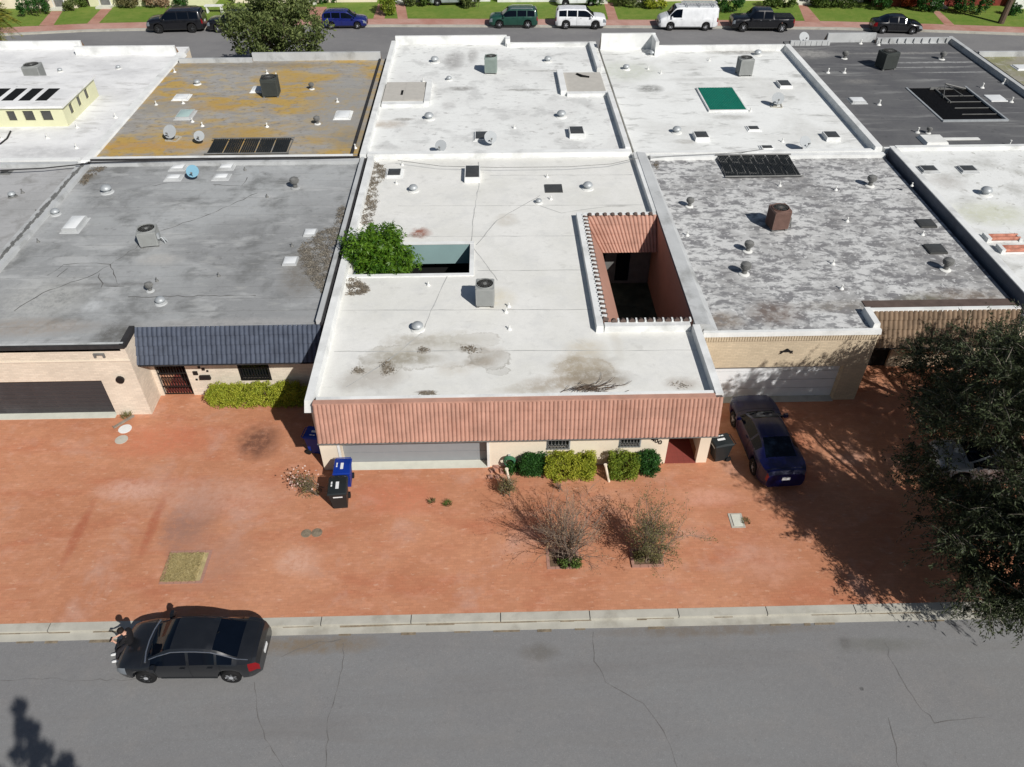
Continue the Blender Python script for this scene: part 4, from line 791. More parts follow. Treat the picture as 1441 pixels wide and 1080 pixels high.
B4 = back_house('dark grey roof with a large slatted opening, back row', 22.4, 35.3, 61.4, 3.75, M['roof_dark'], M['stucco'], [LH])
b = MB(); b.box(LH[0] - .12, LH[1] + .12, LH[2] - .12, LH[2], 3.6, 3.86); b.box(LH[1], LH[1] + .12, LH[2], LH[3], 3.6, 3.86); b.box(LH[0] - .12, LH[0], LH[2], LH[3], 3.6, 3.80); b.build('opening_curb', M['alu'], B4)
b = MB(); b.box(LH[0] - .1, LH[0], LH[2], LH[3], 0, 3.55); b.box(LH[1], LH[1] + .1, LH[2], LH[3], 0, 3.55); b.box(LH[0], LH[1], LH[3], LH[3] + .1, 0, 3.55); b.box(LH[0], LH[1], LH[2] - .1, LH[2], 0, 3.55); b.box(LH[0], LH[1], LH[2], LH[3], 0, .02); b.build('atrium_wall', M['dark_fill'], B4)  # walls coloured near-black to paint the opening's depth in shade
b = MB(); nb = 40
for k in range(nb): x = LH[0] + .05 + (LH[1] - LH[0] - .1) * k / (nb - 1); b.box(x - .02, x + .02, LH[2], LH[3], 3.66, 3.74)
b.build('screen_slat', M['iron'], B4)
b = MB()
for k in range(4): yy = LH[2] + (k + 1) * (LH[3] - LH[2]) / 5.5; b.box(LH[0] + 1.6, LH[1], yy - .015, yy + .015, 3.745, 3.79)
b.box(LH[0] + 1.7, LH[0] + 1.78, LH[2] + 2.9, LH[3] - .3, 3.75, 3.83); b.tube([(29.5, LH[3] - 1.9, 3.8), (30.1, LH[3] - .5, 4.2), (30.9, LH[3] - 1.8, 3.85)], .03, 5); b.tube([(30.1, LH[3] - .5, 4.2), (31.6, LH[3] - .5, 3.85)], .05, 5); b.box(29.3, 31.7, LH[3] - .35, LH[3] - .25, 3.75, 3.9)
b.build('opening_frame', M['alu_dark'], B4)
for a in ((22.6, 25.6, 60.3, 4.1), (25.6, 29.3, 61.0, 4.4), (29.3, 35.0, 60.6, 4.15)): back_parapet(B4, *a, m=M['parapet_grey'])
b = MB()
for k in range(7): x = 22.9 + k * .42; b.box(x, x + .04, 60.27, 60.30, 3.76, 4.08)
for k in range(9): x = 29.6 + k * .62; b.box(x, x + .06, 60.5, 60.60, 3.76, 4.14)
b.box(29.4, 35.0, 60.5, 60.6, 3.755, 3.80); b.build('parapet_lap', M['parapet_grey'], B4)
b = MB(); b.box(34.9, 35.3, 41.9, 61.2, 3.6, 4.1, 0, .05); b.box(22.4, 35.3, 41.5, 41.9, 3.6, 4.0, 2, .03); b.box(35.32, 35.45, 41.9, 58, 3.6, 4.05, 1); b.build('parapet', [M['parapet_grey'], M['tar'], M['parapet']], B4)
for q in [(1188, 83, 'turbine', 1.0), (1325, 84, 'turbine', 1.0), (1306, 188, 'turbine', .7)]: vent(B4, q[0], q[1], 3.75, q[2], q[3], M['white'])
for q in [(1165, 103), (1188, 103), (1382, 124), (1291, 187), (1420, 205), (1237, 148), (1211, 62), (1236, 64), (1423, 144), (1412, 118)]: vent(B4, q[0], q[1], 3.75, 'pipe', 1.4)
skylight(B4, 1206, 143, 3.75, .9, .8, .14, M['parapet_grey'], M['skywhite'], .02); skylight(B4, 1401, 139, 3.75, 1.1, 1.1, .05, M['parapet'], M['skywhite'], .02, False)
q = MB(); q.box(25.2, 26.6, 42.4, 43.7, 3.755, 3.95, 0, .1); q.box(26.6, 28.8, 43.2, 43.5, 3.755, 3.8); q.box(25.2, 29.6, 42.1, 42.25, 3.755, 3.83); q.build('roof_patch', M['white'], B4)
B5 = back_house('weedy brownish roof cut off at the right edge, back row', 35.55, 50.5, 58.0, 3.75, M['roof_b5'], M['stucco_peach'])
back_parapet(B5, 35.6, 50.4, 57.5, 4.1, m=M['parapet_grey']); skylight(B5, 1437, 96, 3.75, .9, .9, .1, M['parapet'], M['skywhite'], .02)
MB().box(35.6, 50.4, 41.5, 41.9, 3.6, 4.0).build('parapet', M['parapet'], B5)
# ---------------------------------------------------------------- equipment standing on the roofs
ac_unit(683, 426, Z1, .78, .82, .95, R(-2), M['ac_grey'], 'grey air conditioner on the white centre roof beside the small patio opening', extras=0)
ac_unit(1092, 320, 3.72, .85, .85, 1.05, R(8), M['ac_brown'], 'brown-sided air conditioner on the blotchy grey roof', extras=2)
ac_unit(213, 343, 3.72, .85, .85, .8, R(10), M['ac_grey'], 'air conditioner with bent pipes on the grey roof left of centre', extras=1)
ac_unit(52, 112, 3.75, 1.05, 1.05, .98, R(6), M['ac_grey'], 'grey air conditioner behind the yellow clerestory box')
ac_unit(383, 134, 3.75, 1.05, 1.05, 1.15, R(4), M['ac_dark'], 'nearly black air conditioner on the ochre lichen roof')
ac_unit(691, 102, 3.75, .85, .85, 1.08, R(-4), M['ac_green'], 'tall grey-green air conditioner on the clean white back roof')
ac_unit(1046, 105, 3.75, .95, .9, 1.12, R(4), M['ac_grey'], 'air conditioner with dark corners near the green skylight sheet')
ac_unit(1245, 96, 3.75, 1.1, 1.0, 1.15, R(14), M['ac_dark'], 'slate-coloured air conditioner with white pipes on the dark roof', extras=1)
dish(275, 252, 3.72, .42, R(6), M['dish_blue'], 'pale blue satellite dish between four white skylights', False)
dish(244, 196, 3.75, .5, R(-10), M['dish'], 'larger satellite dish with ballast frame on the ochre lichen roof')
dish(284, 202, 3.75, .38, R(4), M['dish'], 'smaller satellite dish near the black solar mats on the ochre roof', False)
dish(690, 204, 3.75, .46, R(10), M['dish'], 'satellite dish beside a dark skylight on the clean white back roof', False)
dish(622, 216, 3.75, .42, R(-14), M['dish'], 'satellite dish at the front edge of the clean white back roof', False)
dish(1092, 149, 3.75, .48, R(-10), M['dish'], 'satellite dish on a frame to the right of the green skylight sheet')
dish(1128, 211, 3.75, .46, R(20), M['dish'], 'satellite dish at the front edge of the roof with the green sheet', False)
dish(1128, 62, 3.75, .5, R(10), M['dish'], 'satellite dish against the street parapet of the dark roof', False)
def solar(pts, z, n, label, tilt=0):
    q = [U(a, b, z) for a, b in pts]; t = thing('solar_mat', label, 'solar heater', q[3], 'black pool-heating mats on the roofs')
    x0, x1, y0, y1 = q[3].x, q[2].x, q[3].y, q[0].y
    for k in range(n):
        b = MB(); xa = x0 + (x1 - x0) * k / n + .03; xb = x0 + (x1 - x0) * (k + 1) / n - .03; m_ = 7
        for j in range(m_): u0 = xa + (xb - xa) * j / m_; u1 = xa + (xb - xa) * (j + 1) / m_ - .03; b.add([(u0, y0, z + .06), (u1, y0, z + .06), (u1, y1, z + .06 + tilt), (u0, y1, z + .06 + tilt), (u0, y0, z + .09), (u1, y0, z + .09), (u1, y1, z + .09 + tilt), (u0, y1, z + .09 + tilt)], [(0, 3, 2, 1), (4, 5, 6, 7), (0, 1, 5, 4), (1, 2, 6, 5), (2, 3, 7, 6), (3, 0, 4, 7)])
        b.build('collector_panel', M['solar'], t)
    b = MB(); b.tube([(x0 - .1, y0 - .06, z + .08), (x1 + .1, y0 - .06, z + .08)], .045, 6); b.tube([(x0 - .1, y1 + .06, z + .08 + tilt), (x1 + .1, y1 + .06, z + .08 + tilt)], .045, 6)
    for k in range(n + 1): x = x0 + (x1 - x0) * k / n; b.box(x - .02, x + .02, y0, y1, z + .01, z + .055)
    b.build('header_pipe', M['alu_dark'], t, smooth=True)
solar([(1008, 224), (1112, 224), (1128, 250), (1022, 250)], 3.75, 6, 'black striped solar mat on the blotchy grey roof', .12)
solar([(300, 200), (405, 200), (404, 218), (291, 218)], 3.78, 5, 'black solar mat at the front edge of the ochre lichen roof', .1)
def cable(pts, z, r, label, m='tar'):
    b = MB(); b.tube([U(a, c, z) if len(q) == 2 else U(a, c, q[2]) for q in pts for a, c in [q[:2]]], r, 5); tag(b.build('roof_cable', M[m]), label, 'cable', 'cables lying across the roofs')
cable([(0, 240), (60, 237), (110, 232), (128, 229), (300, 224), (420, 223), (500, 221)], 4.02, .035, 'thick black cable along the seam between the grey roof and the ochre roof')
cable([(560, 226), (620, 234), (700, 236), (800, 235), (860, 231), (900, 222)], 4.06, .014, 'thin cable sagging along the back edge of the white centre roof', 'alu_dark')
cable([(900, 222), (980, 218), (1040, 215), (1075, 210)], 4.0, .016, 'thin cable at the back corner of the blotchy roof towards the green-sheet roof', 'alu_dark')
cable([(930, 320), (955, 345), (970, 390), (985, 430), (992, 450), (990, 465)], 3.76, .022, 'black cable curving beside the party wall on the blotchy roof')
cable([(0, 203), (10, 195), (15, 185)], 3.8, .05, 'short black hose on the white roof before the yellow clerestory')
# ================================================================== VEHICLES
def smooth_keys(keys, xs):
    kx = [k[0] for k in keys]; out = []
    for x in xs:
        i = max(0, min(len(kx) - 2, next((j for j in range(len(kx) - 1) if x <= kx[j + 1] + 1e-9), len(kx) - 2)))
        t = (x - kx[i]) / (kx[i + 1] - kx[i]); t = min(1, max(0, t))
        row = []
        for c in range(1, len(keys[0])):
            p1, p2 = keys[i][c], keys[i + 1][c]
            h = kx[i + 1] - kx[i]
            def slope(j):
                if j <= 0 or j >= len(kx) - 1: return 0 if j not in (0, len(kx) - 1) else None
                d0 = (keys[j][c] - keys[j - 1][c]) / (kx[j] - kx[j - 1]); d1 = (keys[j + 1][c] - keys[j][c]) / (kx[j + 1] - kx[j])
                return 0 if d0 * d1 <= 0 else 2 * d0 * d1 / (d0 + d1)
            m1, m2 = slope(i), slope(i + 1); d = (p2 - p1) / h
            m1 = d if m1 is None else m1; m2 = d if m2 is None else m2
            row.append((2 * t**3 - 3 * t**2 + 1) * p1 + (t**3 - 2 * t**2 + t) * h * m1 + (-2 * t**3 + 3 * t**2) * p2 + (t**3 - t**2) * h * m2)
        out.append(row)
    return out
def car(label, cat, name, P, body, loc, heading, rim='rim', group=None, plate=True, glass=None):
    """P: L, W, wb, rw (wheel radius), keys [(x, zbelt, ztop, roof half-width factor)], xs of screens: (rear glass start, roof rear, roof front, cowl), pillars"""
    L, Wd, wb, rw = P['L'], P['W'] / 2, P['wb'], P['rw']; keys = P['keys']; gr0, gr1, gf1, gf0 = P['glass']
    t = thing(name, label, cat, (0, 0, 0), group)
    xs = set(np.round(np.linspace(-L / 2, L / 2, 46), 3).tolist()) | {k[0] for k in keys} | {gr0, gr1, gf1, gf0}
    for p in P['pillars']: xs |= {p - .045, p + .045}
    for s_ in (-1, 1):
        for q in np.linspace(-1, 1, 11): xs.add(round(s_ * wb / 2 + q * (rw + .07), 3))
    xs = sorted(x for x in xs if -L / 2 <= x <= L / 2)
    xs = [x for i, x in enumerate(xs) if i == 0 or x - xs[i - 1] > .012 or x in (gr0, gr1, gf1, gf0)]
    rows = smooth_keys(keys, xs); zb0 = P.get('zb', .2)
    V = []; NP = 10
    for x, (zbelt, ztop, hf) in zip(xs, rows):
        e = max(0, (abs(x) - L / 2 * P.get('tap', .74)) / (L / 2 * (1 - P.get('tap', .74)))); hw = Wd * (1 - P.get('tk', .2) * e ** 2.4)
        zb = zb0 + .1 * max(0, (abs(x) - L / 2 + .25) / .25)
        for s_ in (-1, 1):
            dx = abs(x - s_ * wb / 2); Ra = rw + .065
            if dx < Ra: zb = max(zb, rw + math.sqrt(Ra * Ra - dx * dx) - .0)
        zb = min(zb, zbelt - .12); hwt = hw * hf
        fl = 1 + .02 * max(0, 1 - min(abs(x - wb / 2), abs(x + wb / 2)) / (rw + .3))
        V += [(x, 0, zb), (x, hw * .86, zb), (x, hw * .97 * fl, zb + min(.1, (zbelt - zb) * .2)), (x, hw * fl, zb + (zbelt - zb) * .55), (x, hw * .975, zb + (zbelt - zb) * .86), (x, hw * .935, zbelt),
              (x, hwt + (hw * .935 - hwt) * .12, ztop - (ztop - zbelt) * .14 - .008), (x, hwt * .93, ztop), (x, hwt * .5, ztop + .022), (x, 0, ztop + .03)]
    n = len(xs); parts = {}
    def put(key, f): parts.setdefault(key, []).append(f)
    full = V + [(a, -b, c) for a, b, c in V]; off = len(V)
    for i in range(n - 1):
        xm = (xs[i] + xs[i + 1]) / 2
        for j in range(NP - 1):
            f = (i * NP + j, (i + 1) * NP + j, (i + 1) * NP + j + 1, i * NP + j + 1)
            key = ['body', 'body']
            inglass = gr0 < xm < gf0
            if j == 5 and inglass and gr0 + P.get('q', .25) < xm < gf0 - .12 and not any(abs(xm - p) < .046 for p in P['pillars']) and xm > P.get('sidefrom', -9): key = ['side_window', 'side_window_']
            if j in (7, 8) and gf1 < xm < gf0: key = ['windshield'] * 2
            if j in (7, 8) and gr0 < xm < gr1: key = ['rear_window'] * 2
            if P.get('sunroof') and j in (7, 8) and P['sunroof'][0] < xm < P['sunroof'][1]: key = ['sunroof'] * 2
            if j in (3, 4) and xm > L / 2 - P.get('hl', .32): key = ['headlight', 'headlight_']
            if j in (3, 4) and xm < -L / 2 + P.get('tl', .22): key = ['taillight', 'taillight_']
            if j in (0, 1) : key = ['underbody'] * 2 if j == 0 else key
            put(key[0], tuple(reversed(f))); put(key[1], tuple(q + off for q in f))
    for i, flip in ((0, False), (n - 1, True)):
        ring = [i * NP + j for j in range(NP)] + [off + i * NP + j for j in range(NP - 2, 0, -1)]
        zz = [full[q][2] for q in ring]
        put('body', tuple(ring if not flip else reversed(ring)))
    mt = {'body': body, 'underbody': M['black'], 'side_window': glass or M['glass_car'], 'windshield': glass or M['glass_car'], 'rear_window': glass or M['glass_car'], 'sunroof': M['glass_car'], 'headlight': M['lamp_clear'], 'taillight': M['lamp_red']}
    for k, fs in parts.items():
        kk = k.rstrip('_'); used = sorted({q for f in fs for q in f}); idx = {q: i for i, q in enumerate(used)}
        mb = MB().add([full[q] for q in used], [tuple(idx[q] for q in f) for f in fs]); mb.build(kk, mt[kk], t, smooth=True)
    sm = MB()
    for xq in [gf0 - .28] + list(P['pillars'])[:1] + ([P['pillars'][1] - .12] if len(P['pillars']) > 1 else [-L / 2 + .5]):
        i = min(range(n), key=lambda q: abs(xs[q] - xq))
        for sy in (-1, 1): sm.tube([(V[i * NP + j][0], sy * (V[i * NP + j][1] + .003), V[i * NP + j][2]) for j in (2, 3, 4, 5)], .007, 4, cap=False)
    for xq in (gf0 + .12, -L / 2 + .16):
        i = min(range(n), key=lambda q: abs(xs[q] - xq)); rowp = [V[i * NP + j] for j in (5, 6, 7, 8, 9)]
        sm.tube([(a, b_, c + .003) for a, b_, c in rowp] + [(a, -b_, c + .003) for a, b_, c in rowp[::-1][1:]], .007, 4, cap=False)
    i0, i1 = [min(range(n), key=lambda q: abs(xs[q] - xq)) for xq in (-wb / 2 + rw + .12, wb / 2 - rw - .12)]
    for sy in (-1, 1): sm.tube([(V[i * NP + 2][0], sy * (V[i * NP + 2][1] + .004), V[i * NP + 2][2]) for i in range(i0, i1 + 1)], .022, 4)
    sm.build('panel_seam', M['black'], t)
    # screens trim, grille, plates, mirrors, handles, wheels
    for sx in (-1, 1):
        for sy in (-1, 1):
            c = (sx * wb / 2, sy * (Wd - .1), rw); w_ = thing('wheel', None, None, (0, 0, 0)); w_.parent = t
            ty = MB(); ty.lathe(c, [(rw * .62, -.1), (rw * .95, -.105), (rw, -.08), (rw, .08), (rw * .95, .105), (rw * .62, .1)], 24, ax='Y'); ty.build('tyre', M['rubber'], w_, smooth=True)
            ri = MB(); o_ = sy * .085; ri.lathe((c[0], c[1] + sy * .02, c[2]), [(rw * .64, -.07), (rw * .66, .07), (rw * .6, .07), (rw * .56, .03 if sy > 0 else .03), (.01, .03)] if sy > 0 else [(rw * .64, .07), (rw * .66, -.07), (rw * .6, -.07), (rw * .56, -.03), (.01, -.03)], 24, 1, ax='Y')
            for k in range(P.get('spokes', 7)):
                a = 2 * math.pi * k / P.get('spokes', 7); q = MB().cbox((rw * .32, 0, 0), (rw * .62, .03, rw * .25)); q.xform(Matrix.Translation((c[0], c[1] + sy * .085, c[2])) @ Matrix.Rotation(a, 4, 'Y')); ri.add(q.v, q.f, 0)
            ri.lathe((c[0], c[1] + sy * .09, c[2]), [(.07, -.02), (.07, .02)], 10, 0, ax='Y'); ri.build('rim', [M[rim], M['black']], w_)
    hb = smooth_keys(keys, [gf0 - .25])[0]
    for sy in (-1, 1):
        q = MB(); q.cbox((gf0 - .3, sy * (Wd + .07), hb[0] + .08), (.16, .2, .14), taper=.025); q.cbox((gf0 - .28, sy * (Wd - .02), hb[0] + .03), (.08, .12, .06)); q.build('mirror', P.get('mirror') or body, t, smooth=True)
    zf = keys[-1][1]; g = MB()
    gx = L / 2 + .004
    for k in range(4): g.box(gx, gx + .012, -Wd * .42, Wd * .42, zf - .28 + k * .055, zf - .25 + k * .055)
    g.box(gx - .002, gx + .004, -Wd * .45, Wd * .45, zf - .3, zf - .06); g.build('radiator_grille', M['black'], t)
    if plate: q = MB(); q.box(-L / 2 - .02, -L / 2 - .003, -.16, .16, keys[0][1] - .22, keys[0][1] - .07); q.build('number_plate', M['mark'], t)
    b = MB()
    for sy in (-1, 1):
        for p in P.get('handles', []):
            zz = smooth_keys(keys, [p])[0][0]; b.cbox((p, sy * (Wd + .0), zz - .1), (.16, .03, .03))
    if b.v: b.build('door_handle', M['chrome'] if P.get('chromeh') else body, t)
    if P.get('rack') is not None:
        for sy in (-1, 1):
            q = MB(); zt = max(k[2] for k in keys); q.tube([(gr1 + .25, sy * Wd * .62, zt + .0), (gr1 + .35, sy * Wd * .62, zt + .07), (gf1 - .35, sy * Wd * .62, zt + .07), (gf1 - .2, sy * Wd * .62, zt - .0)], .02, 6); q.build('roof_rail', M[P['rack']], t)
    w_ = MB()
    for yy in (-.5, .12):
        zc = smooth_keys(keys, [gf0 - .05])[0]; zd = smooth_keys(keys, [gf0 - .28])[0]
        w_.tube([(gf0 - .03, yy, zc[1] + .05), (gf0 - .14, yy + .42, zd[1] * .4 + zc[1] * .6 + .05)], .012, 4)
    w_.build('wiper', M['black'], t)
    t.location = loc; t.rotation_euler = (0, 0, heading); return t
SEDAN = dict(L=4.5, W=1.78, wb=2.65, rw=.315, zb=.2, spokes=7, hl=.36, tl=.34,
    keys=[(-2.25, .74, .78, .72), (-2.17, .93, .99, .74), (-1.85, .99, 1.055, .74), (-1.62, 1.0, 1.08, .74), (-.85, 1.0, 1.40, .66), (-.2, .98, 1.47, .66), (.35, .96, 1.44, .66), (1.18, .93, 1.02, .72), (1.7, .84, .93, .78), (2.08, .72, .79, .82), (2.25, .52, .60, .84)],
    glass=(-1.62, -.9, .38, 1.18), pillars=[-.13, -.98], handles=[.05, -.8], q=.12)
COUPE = dict(L=4.78, W=1.86, wb=2.72, rw=.34, zb=.18, spokes=5, hl=.3, tl=.07,
    keys=[(-2.39, .86, .93, .80), (-2.3, .99, 1.05, .78), (-1.75, 1.02, 1.07, .72), (-1.55, 1.02, 1.09, .70), (-.75, 1.0, 1.34, .62), (-.1, .98, 1.39, .62), (.3, .96, 1.35, .62), (1.05, .94, 1.04, .68), (1.7, .9, .99, .76), (2.2, .8, .87, .82), (2.39, .6, .68, .84)],
    glass=(-1.6, -.75, .32, 1.05), pillars=[-.5], handles=[-.2], q=.45, tap=.7)
SUV = dict(L=4.95, W=1.95, wb=2.9, rw=.38, zb=.26, spokes=6, hl=.3, tl=.14,
    keys=[(-2.475, .95, 1.02, .82), (-2.42, 1.14, 1.40, .80), (-2.2, 1.17, 1.74, .78), (-1.2, 1.17, 1.80, .78), (.3, 1.14, 1.78, .76), (.5, 1.13, 1.74, .75), (1.28, 1.09, 1.18, .78), (1.9, 1.03, 1.12, .84), (2.35, .92, 1.0, .86), (2.475, .72, .78, .88)],
    glass=(-2.42, -2.2, .5, 1.28), pillars=[-.35, -1.35], handles=[.0, -1.0], q=.25, rack='black', tap=.8, tk=.14)
CROSS = dict(SUV, L=4.55, W=1.84, wb=2.7, rw=.34, keys=[(-2.275, .9, .98, .82), (-2.2, 1.08, 1.35, .78), (-1.85, 1.12, 1.60, .75), (-1.0, 1.1, 1.66, .74), (.2, 1.06, 1.63, .73), (.4, 1.05, 1.58, .73), (1.22, 1.0, 1.08, .76), (1.8, .93, 1.0, .82), (2.15, .8, .87, .85), (2.275, .6, .66, .87)], glass=(-2.2, -1.85, .4, 1.22), pillars=[-.3, -1.25], handles=[0, -.95])
VAN = dict(L=5.7, W=2.0, wb=3.45, rw=.36, zb=.28, spokes=8, hl=.2, tl=.1,
    keys=[(-2.85, 1.1, 1.2, .9), (-2.8, 1.2, 2.02, .88), (-2.6, 1.2, 2.08, .86), (.9, 1.2, 2.08, .86), (1.25, 1.2, 2.02, .84), (1.95, 1.18, 1.34, .84), (2.3, 1.1, 1.22, .86), (2.7, .98, 1.06, .88), (2.85, .8, .86, .9)],
    glass=(-2.85, -2.8, 1.25, 1.95), pillars=[], sidefrom=.75, handles=[.7], q=.1, tap=.85, tk=.12)
PICK = dict(L=5.8, W=2.02, wb=3.65, rw=.4, zb=.34, spokes=6, hl=.22, tl=.12,
    keys=[(-2.9, 1.12, 1.16, .86), (-2.85, 1.2, 1.24, .86), (-1.0, 1.2, 1.25, .86), (-.9, 1.2, 1.5, .78), (-.72, 1.2, 1.86, .74), (.6, 1.19, 1.88, .74), (.8, 1.18, 1.83, .74), (1.45, 1.15, 1.26, .80), (2.4, 1.1, 1.2, .86), (2.8, 1.02, 1.1, .88), (2.9, .85, .9, .9)],
    glass=(-.95, -.72, .8, 1.45), pillars=[0.05], handles=[.3, -.55], q=.1, tap=.88, tk=.1, chromeh=1)
P_dark = paint('charcoal_car_paint', S(28, 30, 34), .3, .1); P_blue = paint('deep_blue_paint', S(6, 10, 58), .3, .0, .05); P_black = paint('black_car_paint', S(16, 17, 22), .25, .0)
P_white = paint('white_car_paint', S(222, 224, 226), .35, 0); P_green = paint('forest_green_paint', S(26, 70, 58), .35, .1); P_silver = paint('silver_paint', S(170, 178, 184), .3, .4)
RZ = -.12
p = U(211, 962, RZ); q = U(329, 961, RZ)
cx = (p.x + q.x) / 2; cy = p.y + .86
sed = car('charcoal grey sedan parked at the kerb on the near road, person sitting on its hood', 'car', 'parked_car', SEDAN, P_dark, (cx, cy, RZ), math.pi - .02, group='parked cars')
for nm, pts, wd in (('wiper_trim', [(1.2, -.74, 1.0), (1.28, -.4, 1.01), (1.31, 0, 1.015), (1.28, .4, 1.01), (1.2, .74, 1.0)], .03),):
    b = MB(); b.tube([(x, y, z - .005) for x, y, z in pts], wd, 5); o = b.build('windshield_trim', M['chrome']); o.parent = sed
for sy in (-1, 1):
    b = MB(); xs_ = [-1.95, -1.62, -1.2, -.85, -.4, 0, .35, .8, 1.1]; rr = smooth_keys(SEDAN['keys'], xs_)
    b.tube([(x, sy * .89 * (hf + (.935 - hf) * .12) * 1.0, zt - (zt - zb_) * .14 + .0) for x, (zb_, zt, hf) in zip(xs_, rr)], .016, 5); o = b.build('roof_trim', M['chrome'] if sy > 0 else P_dark); o.parent = sed
b = MB(); b.tube([(-.93, 0, 1.42), (-1.0, 0, 1.5)], .012, 5); o = b.build('antenna', M['black']); o.parent = sed
cp_ = U(1090, 690); fr = U(1052, 566, .4)
hd = math.atan2(24.4 - 20.0, 10.75 - 11.15) 
car('deep blue and black coupe parked nose-in beside the cream brick garage', 'car', 'parked_car', COUPE, P_blue, (10.93, 22.1, 0), math.pi / 2 + .045, group='parked cars')
car('silver-white car half hidden under the dark tree at the right edge', 'car', 'parked_car', SEDAN, P_silver, (19.45, 20.55, 0), math.pi - .12, group='parked cars')
def farcar(pxa, pxb, pyw, P, body, face, label, cat='car', name='parked_car', **k):
    """pxa..pxb: extent along the kerb, pyw: where the near wheels touch the road"""
    a = U(pxa, pyw, RZ); b_ = U(pxb, pyw, RZ); c = ((a.x + b_.x) / 2, a.y + P['W'] / 2 - .1, RZ); ang = math.atan2(b_.y - a.y, b_.x - a.x)
    xm = (pxa + pxb) / 2; sl_ = math.atan((U(xm + 30, np.interp(xm + 30, [q[0] for q in kpx], [q[1] for q in kpx])).y - U(xm - 30, np.interp(xm - 30, [q[0] for q in kpx], [q[1] for q in kpx])).y) / (U(xm + 30, 38).x - U(xm - 30, 38).x))
    PP = dict(P); s_ = (b_ - a).length / P['L']
    t = car(label, cat, name, PP, body, c, sl_ + (math.pi if face < 0 else 0), group='parked cars', **k); t.scale = (min(1.12, max(.9, s_)),) * 3; return t
farcar(209, 287, 47.0, SUV, P_black, -1, 'black SUV parked on the far street, leftmost car there', rim='rim_dark')
farcar(293, 365, 46.5, SUV, P_black, -1, 'black SUV half hidden behind the leafy tree on the far street')
farcar(454, 516, 42.0, CROSS, paint('mid_blue_paint', S(24, 34, 104), .25, .1), 1, 'blue crossover parked on the far street right of the leafy tree')
farcar(689, 757, 41.0, dict(SUV, rack='alu'), P_green, -1, 'dark green SUV parked on the far street', rim='rim')
farcar(782, 853, 42.0, dict(SUV, rack=None), P_white, 1, 'white SUV parked on the far street behind the green one')
van = farcar(927, 1009, 44.0, VAN, P_white, -1, 'white cargo van with ladder rack parked on the far street', 'van', 'parked_van')
b = MB()
for x in (-2.2, -.9, .3): b.box(x - .03, x + .03, -.8, .8, 2.2, 2.25); b.box(x - .03, x + .03, -.8, -.74, 2.1, 2.2); b.box(x - .03, x + .03, .74, .8, 2.1, 2.2)
for yy in (-.78, .72): b.box(-2.4, .5, yy, yy + .05, 2.25, 2.3)
o = b.build('ladder_rack', M['chrome']); o.parent = van
b = MB()
for yy in (-.3, .1): b.box(-2.7, .8, yy, yy + .06, 2.31, 2.38)
for k in range(11): b.box(-2.6 + k * .32, -2.56 + k * .32, -.24, .1, 2.32, 2.36)
o = b.build('ladder', M['alu']); o.parent = van; o['label'] = 'aluminium ladder on the rack'
pk = farcar(1030, 1116, 46.0, PICK, P_black, -1, 'black pickup truck parked on the far street', 'pickup truck', 'parked_pickup')
b = MB(); b.box(-2.78, -1.05, -.78, .78, 1.275, 1.285, 0); o = b.build('bed_dark_sheet', M['black']); o.parent = pk  # flat black sheet painting in the shaded inside of the open bed
b = MB(); b.box(-.4, .3, -.74, -.1, 1.3, 1.31)
farcar(1229, 1297, 48.5, SEDAN, P_black, 1, 'black sedan parked on the far street, rightmost car there')
# ================================================================== BINS AND SMALL THINGS ON THE PAVING
def bin_(loc, rz, m, lidm, label, opened=False, scale=1.0, marks=True):
    t = thing('wheelie_bin', label, 'bin', (0, 0, 0), 'wheeled rubbish bins')
    b = MB(); z0, z1 = .06, .98
    vs = [(-.24, -.24, z0), (.24, -.24, z0), (.24, .26, z0), (-.24, .26, z0), (-.31, -.38, z1), (.31, -.38, z1), (.31, .34, z1), (-.31, .34, z1)]
    b.add(vs, [(0, 3, 2, 1), (0, 1, 5, 4), (1, 2, 6, 5), (2, 3, 7, 6), (3, 0, 4, 7), (4, 5, 6, 7)]); b.box(-.335, .335, -.4, .37, .93, .98); b.build('body', m, t)
    l = MB(); l.add([(-.34, -.43, 0), (.34, -.43, 0), (.34, .38, 0), (-.34, .38, 0), (-.31, -.40, .05), (.31, -.40, .05), (.29, 0, .085), (.31, .36, .05), (-.31, .36, .05), (-.29, 0, .085)],
                    [(0, 3, 2, 1), (0, 1, 5, 4), (4, 5, 6, 9), (9, 6, 7, 8), (2, 3, 8, 7), (1, 2, 7, 6, 5), (3, 0, 4, 9, 8)])
    tl = MB()
    if marks: tl.box(-.05, .06, -.22, .1, .087, .091); tl.box(-.22, -.17, -.1, .12, .079, .084)
    mtx = Matrix.Translation((0, 0, .985)) if not opened else Matrix.Translation((0, .38, .985)) @ Matrix.Rotation(R(-105), 4, 'X') @ Matrix.Translation((0, -.38, 0))
    lo = l.xform(mtx).build('lid', lidm, t)
    if marks: tl.xform(mtx).build('sticker', M['mark'], lo)
    f = MB()
    if marks: f.box(-.16, .16, -.352, -.335, .74, .80)
    if marks:
        f.xform(Matrix.Translation((0, 0, 0))).build('print', M['mark'], t)
    for s_ in (-1, 1): MB().lathe((s_ * .27, .3, .12), [(.12, -.035), (.12, .035)], 14, ax='X').build('wheel', M['rubber'], t)
    h = MB(); h.tube([(-.28, .36, .95), (-.28, .46, .97), (.28, .46, .97), (.28, .36, .95)], .018, 6); h.build('handle', m, t)
    t.location = loc; t.rotation_euler = (0, 0, rz); t.scale = (scale,) * 3; return t
def G(px, py): p = U(px, py); return (p.x, p.y, 0)
bin_((-6.02, 19.5, 0), R(4), M['blackbin'], M['blackbin'], 'black wheeled bin in front of the blue one at the garage corner', scale=1.08)
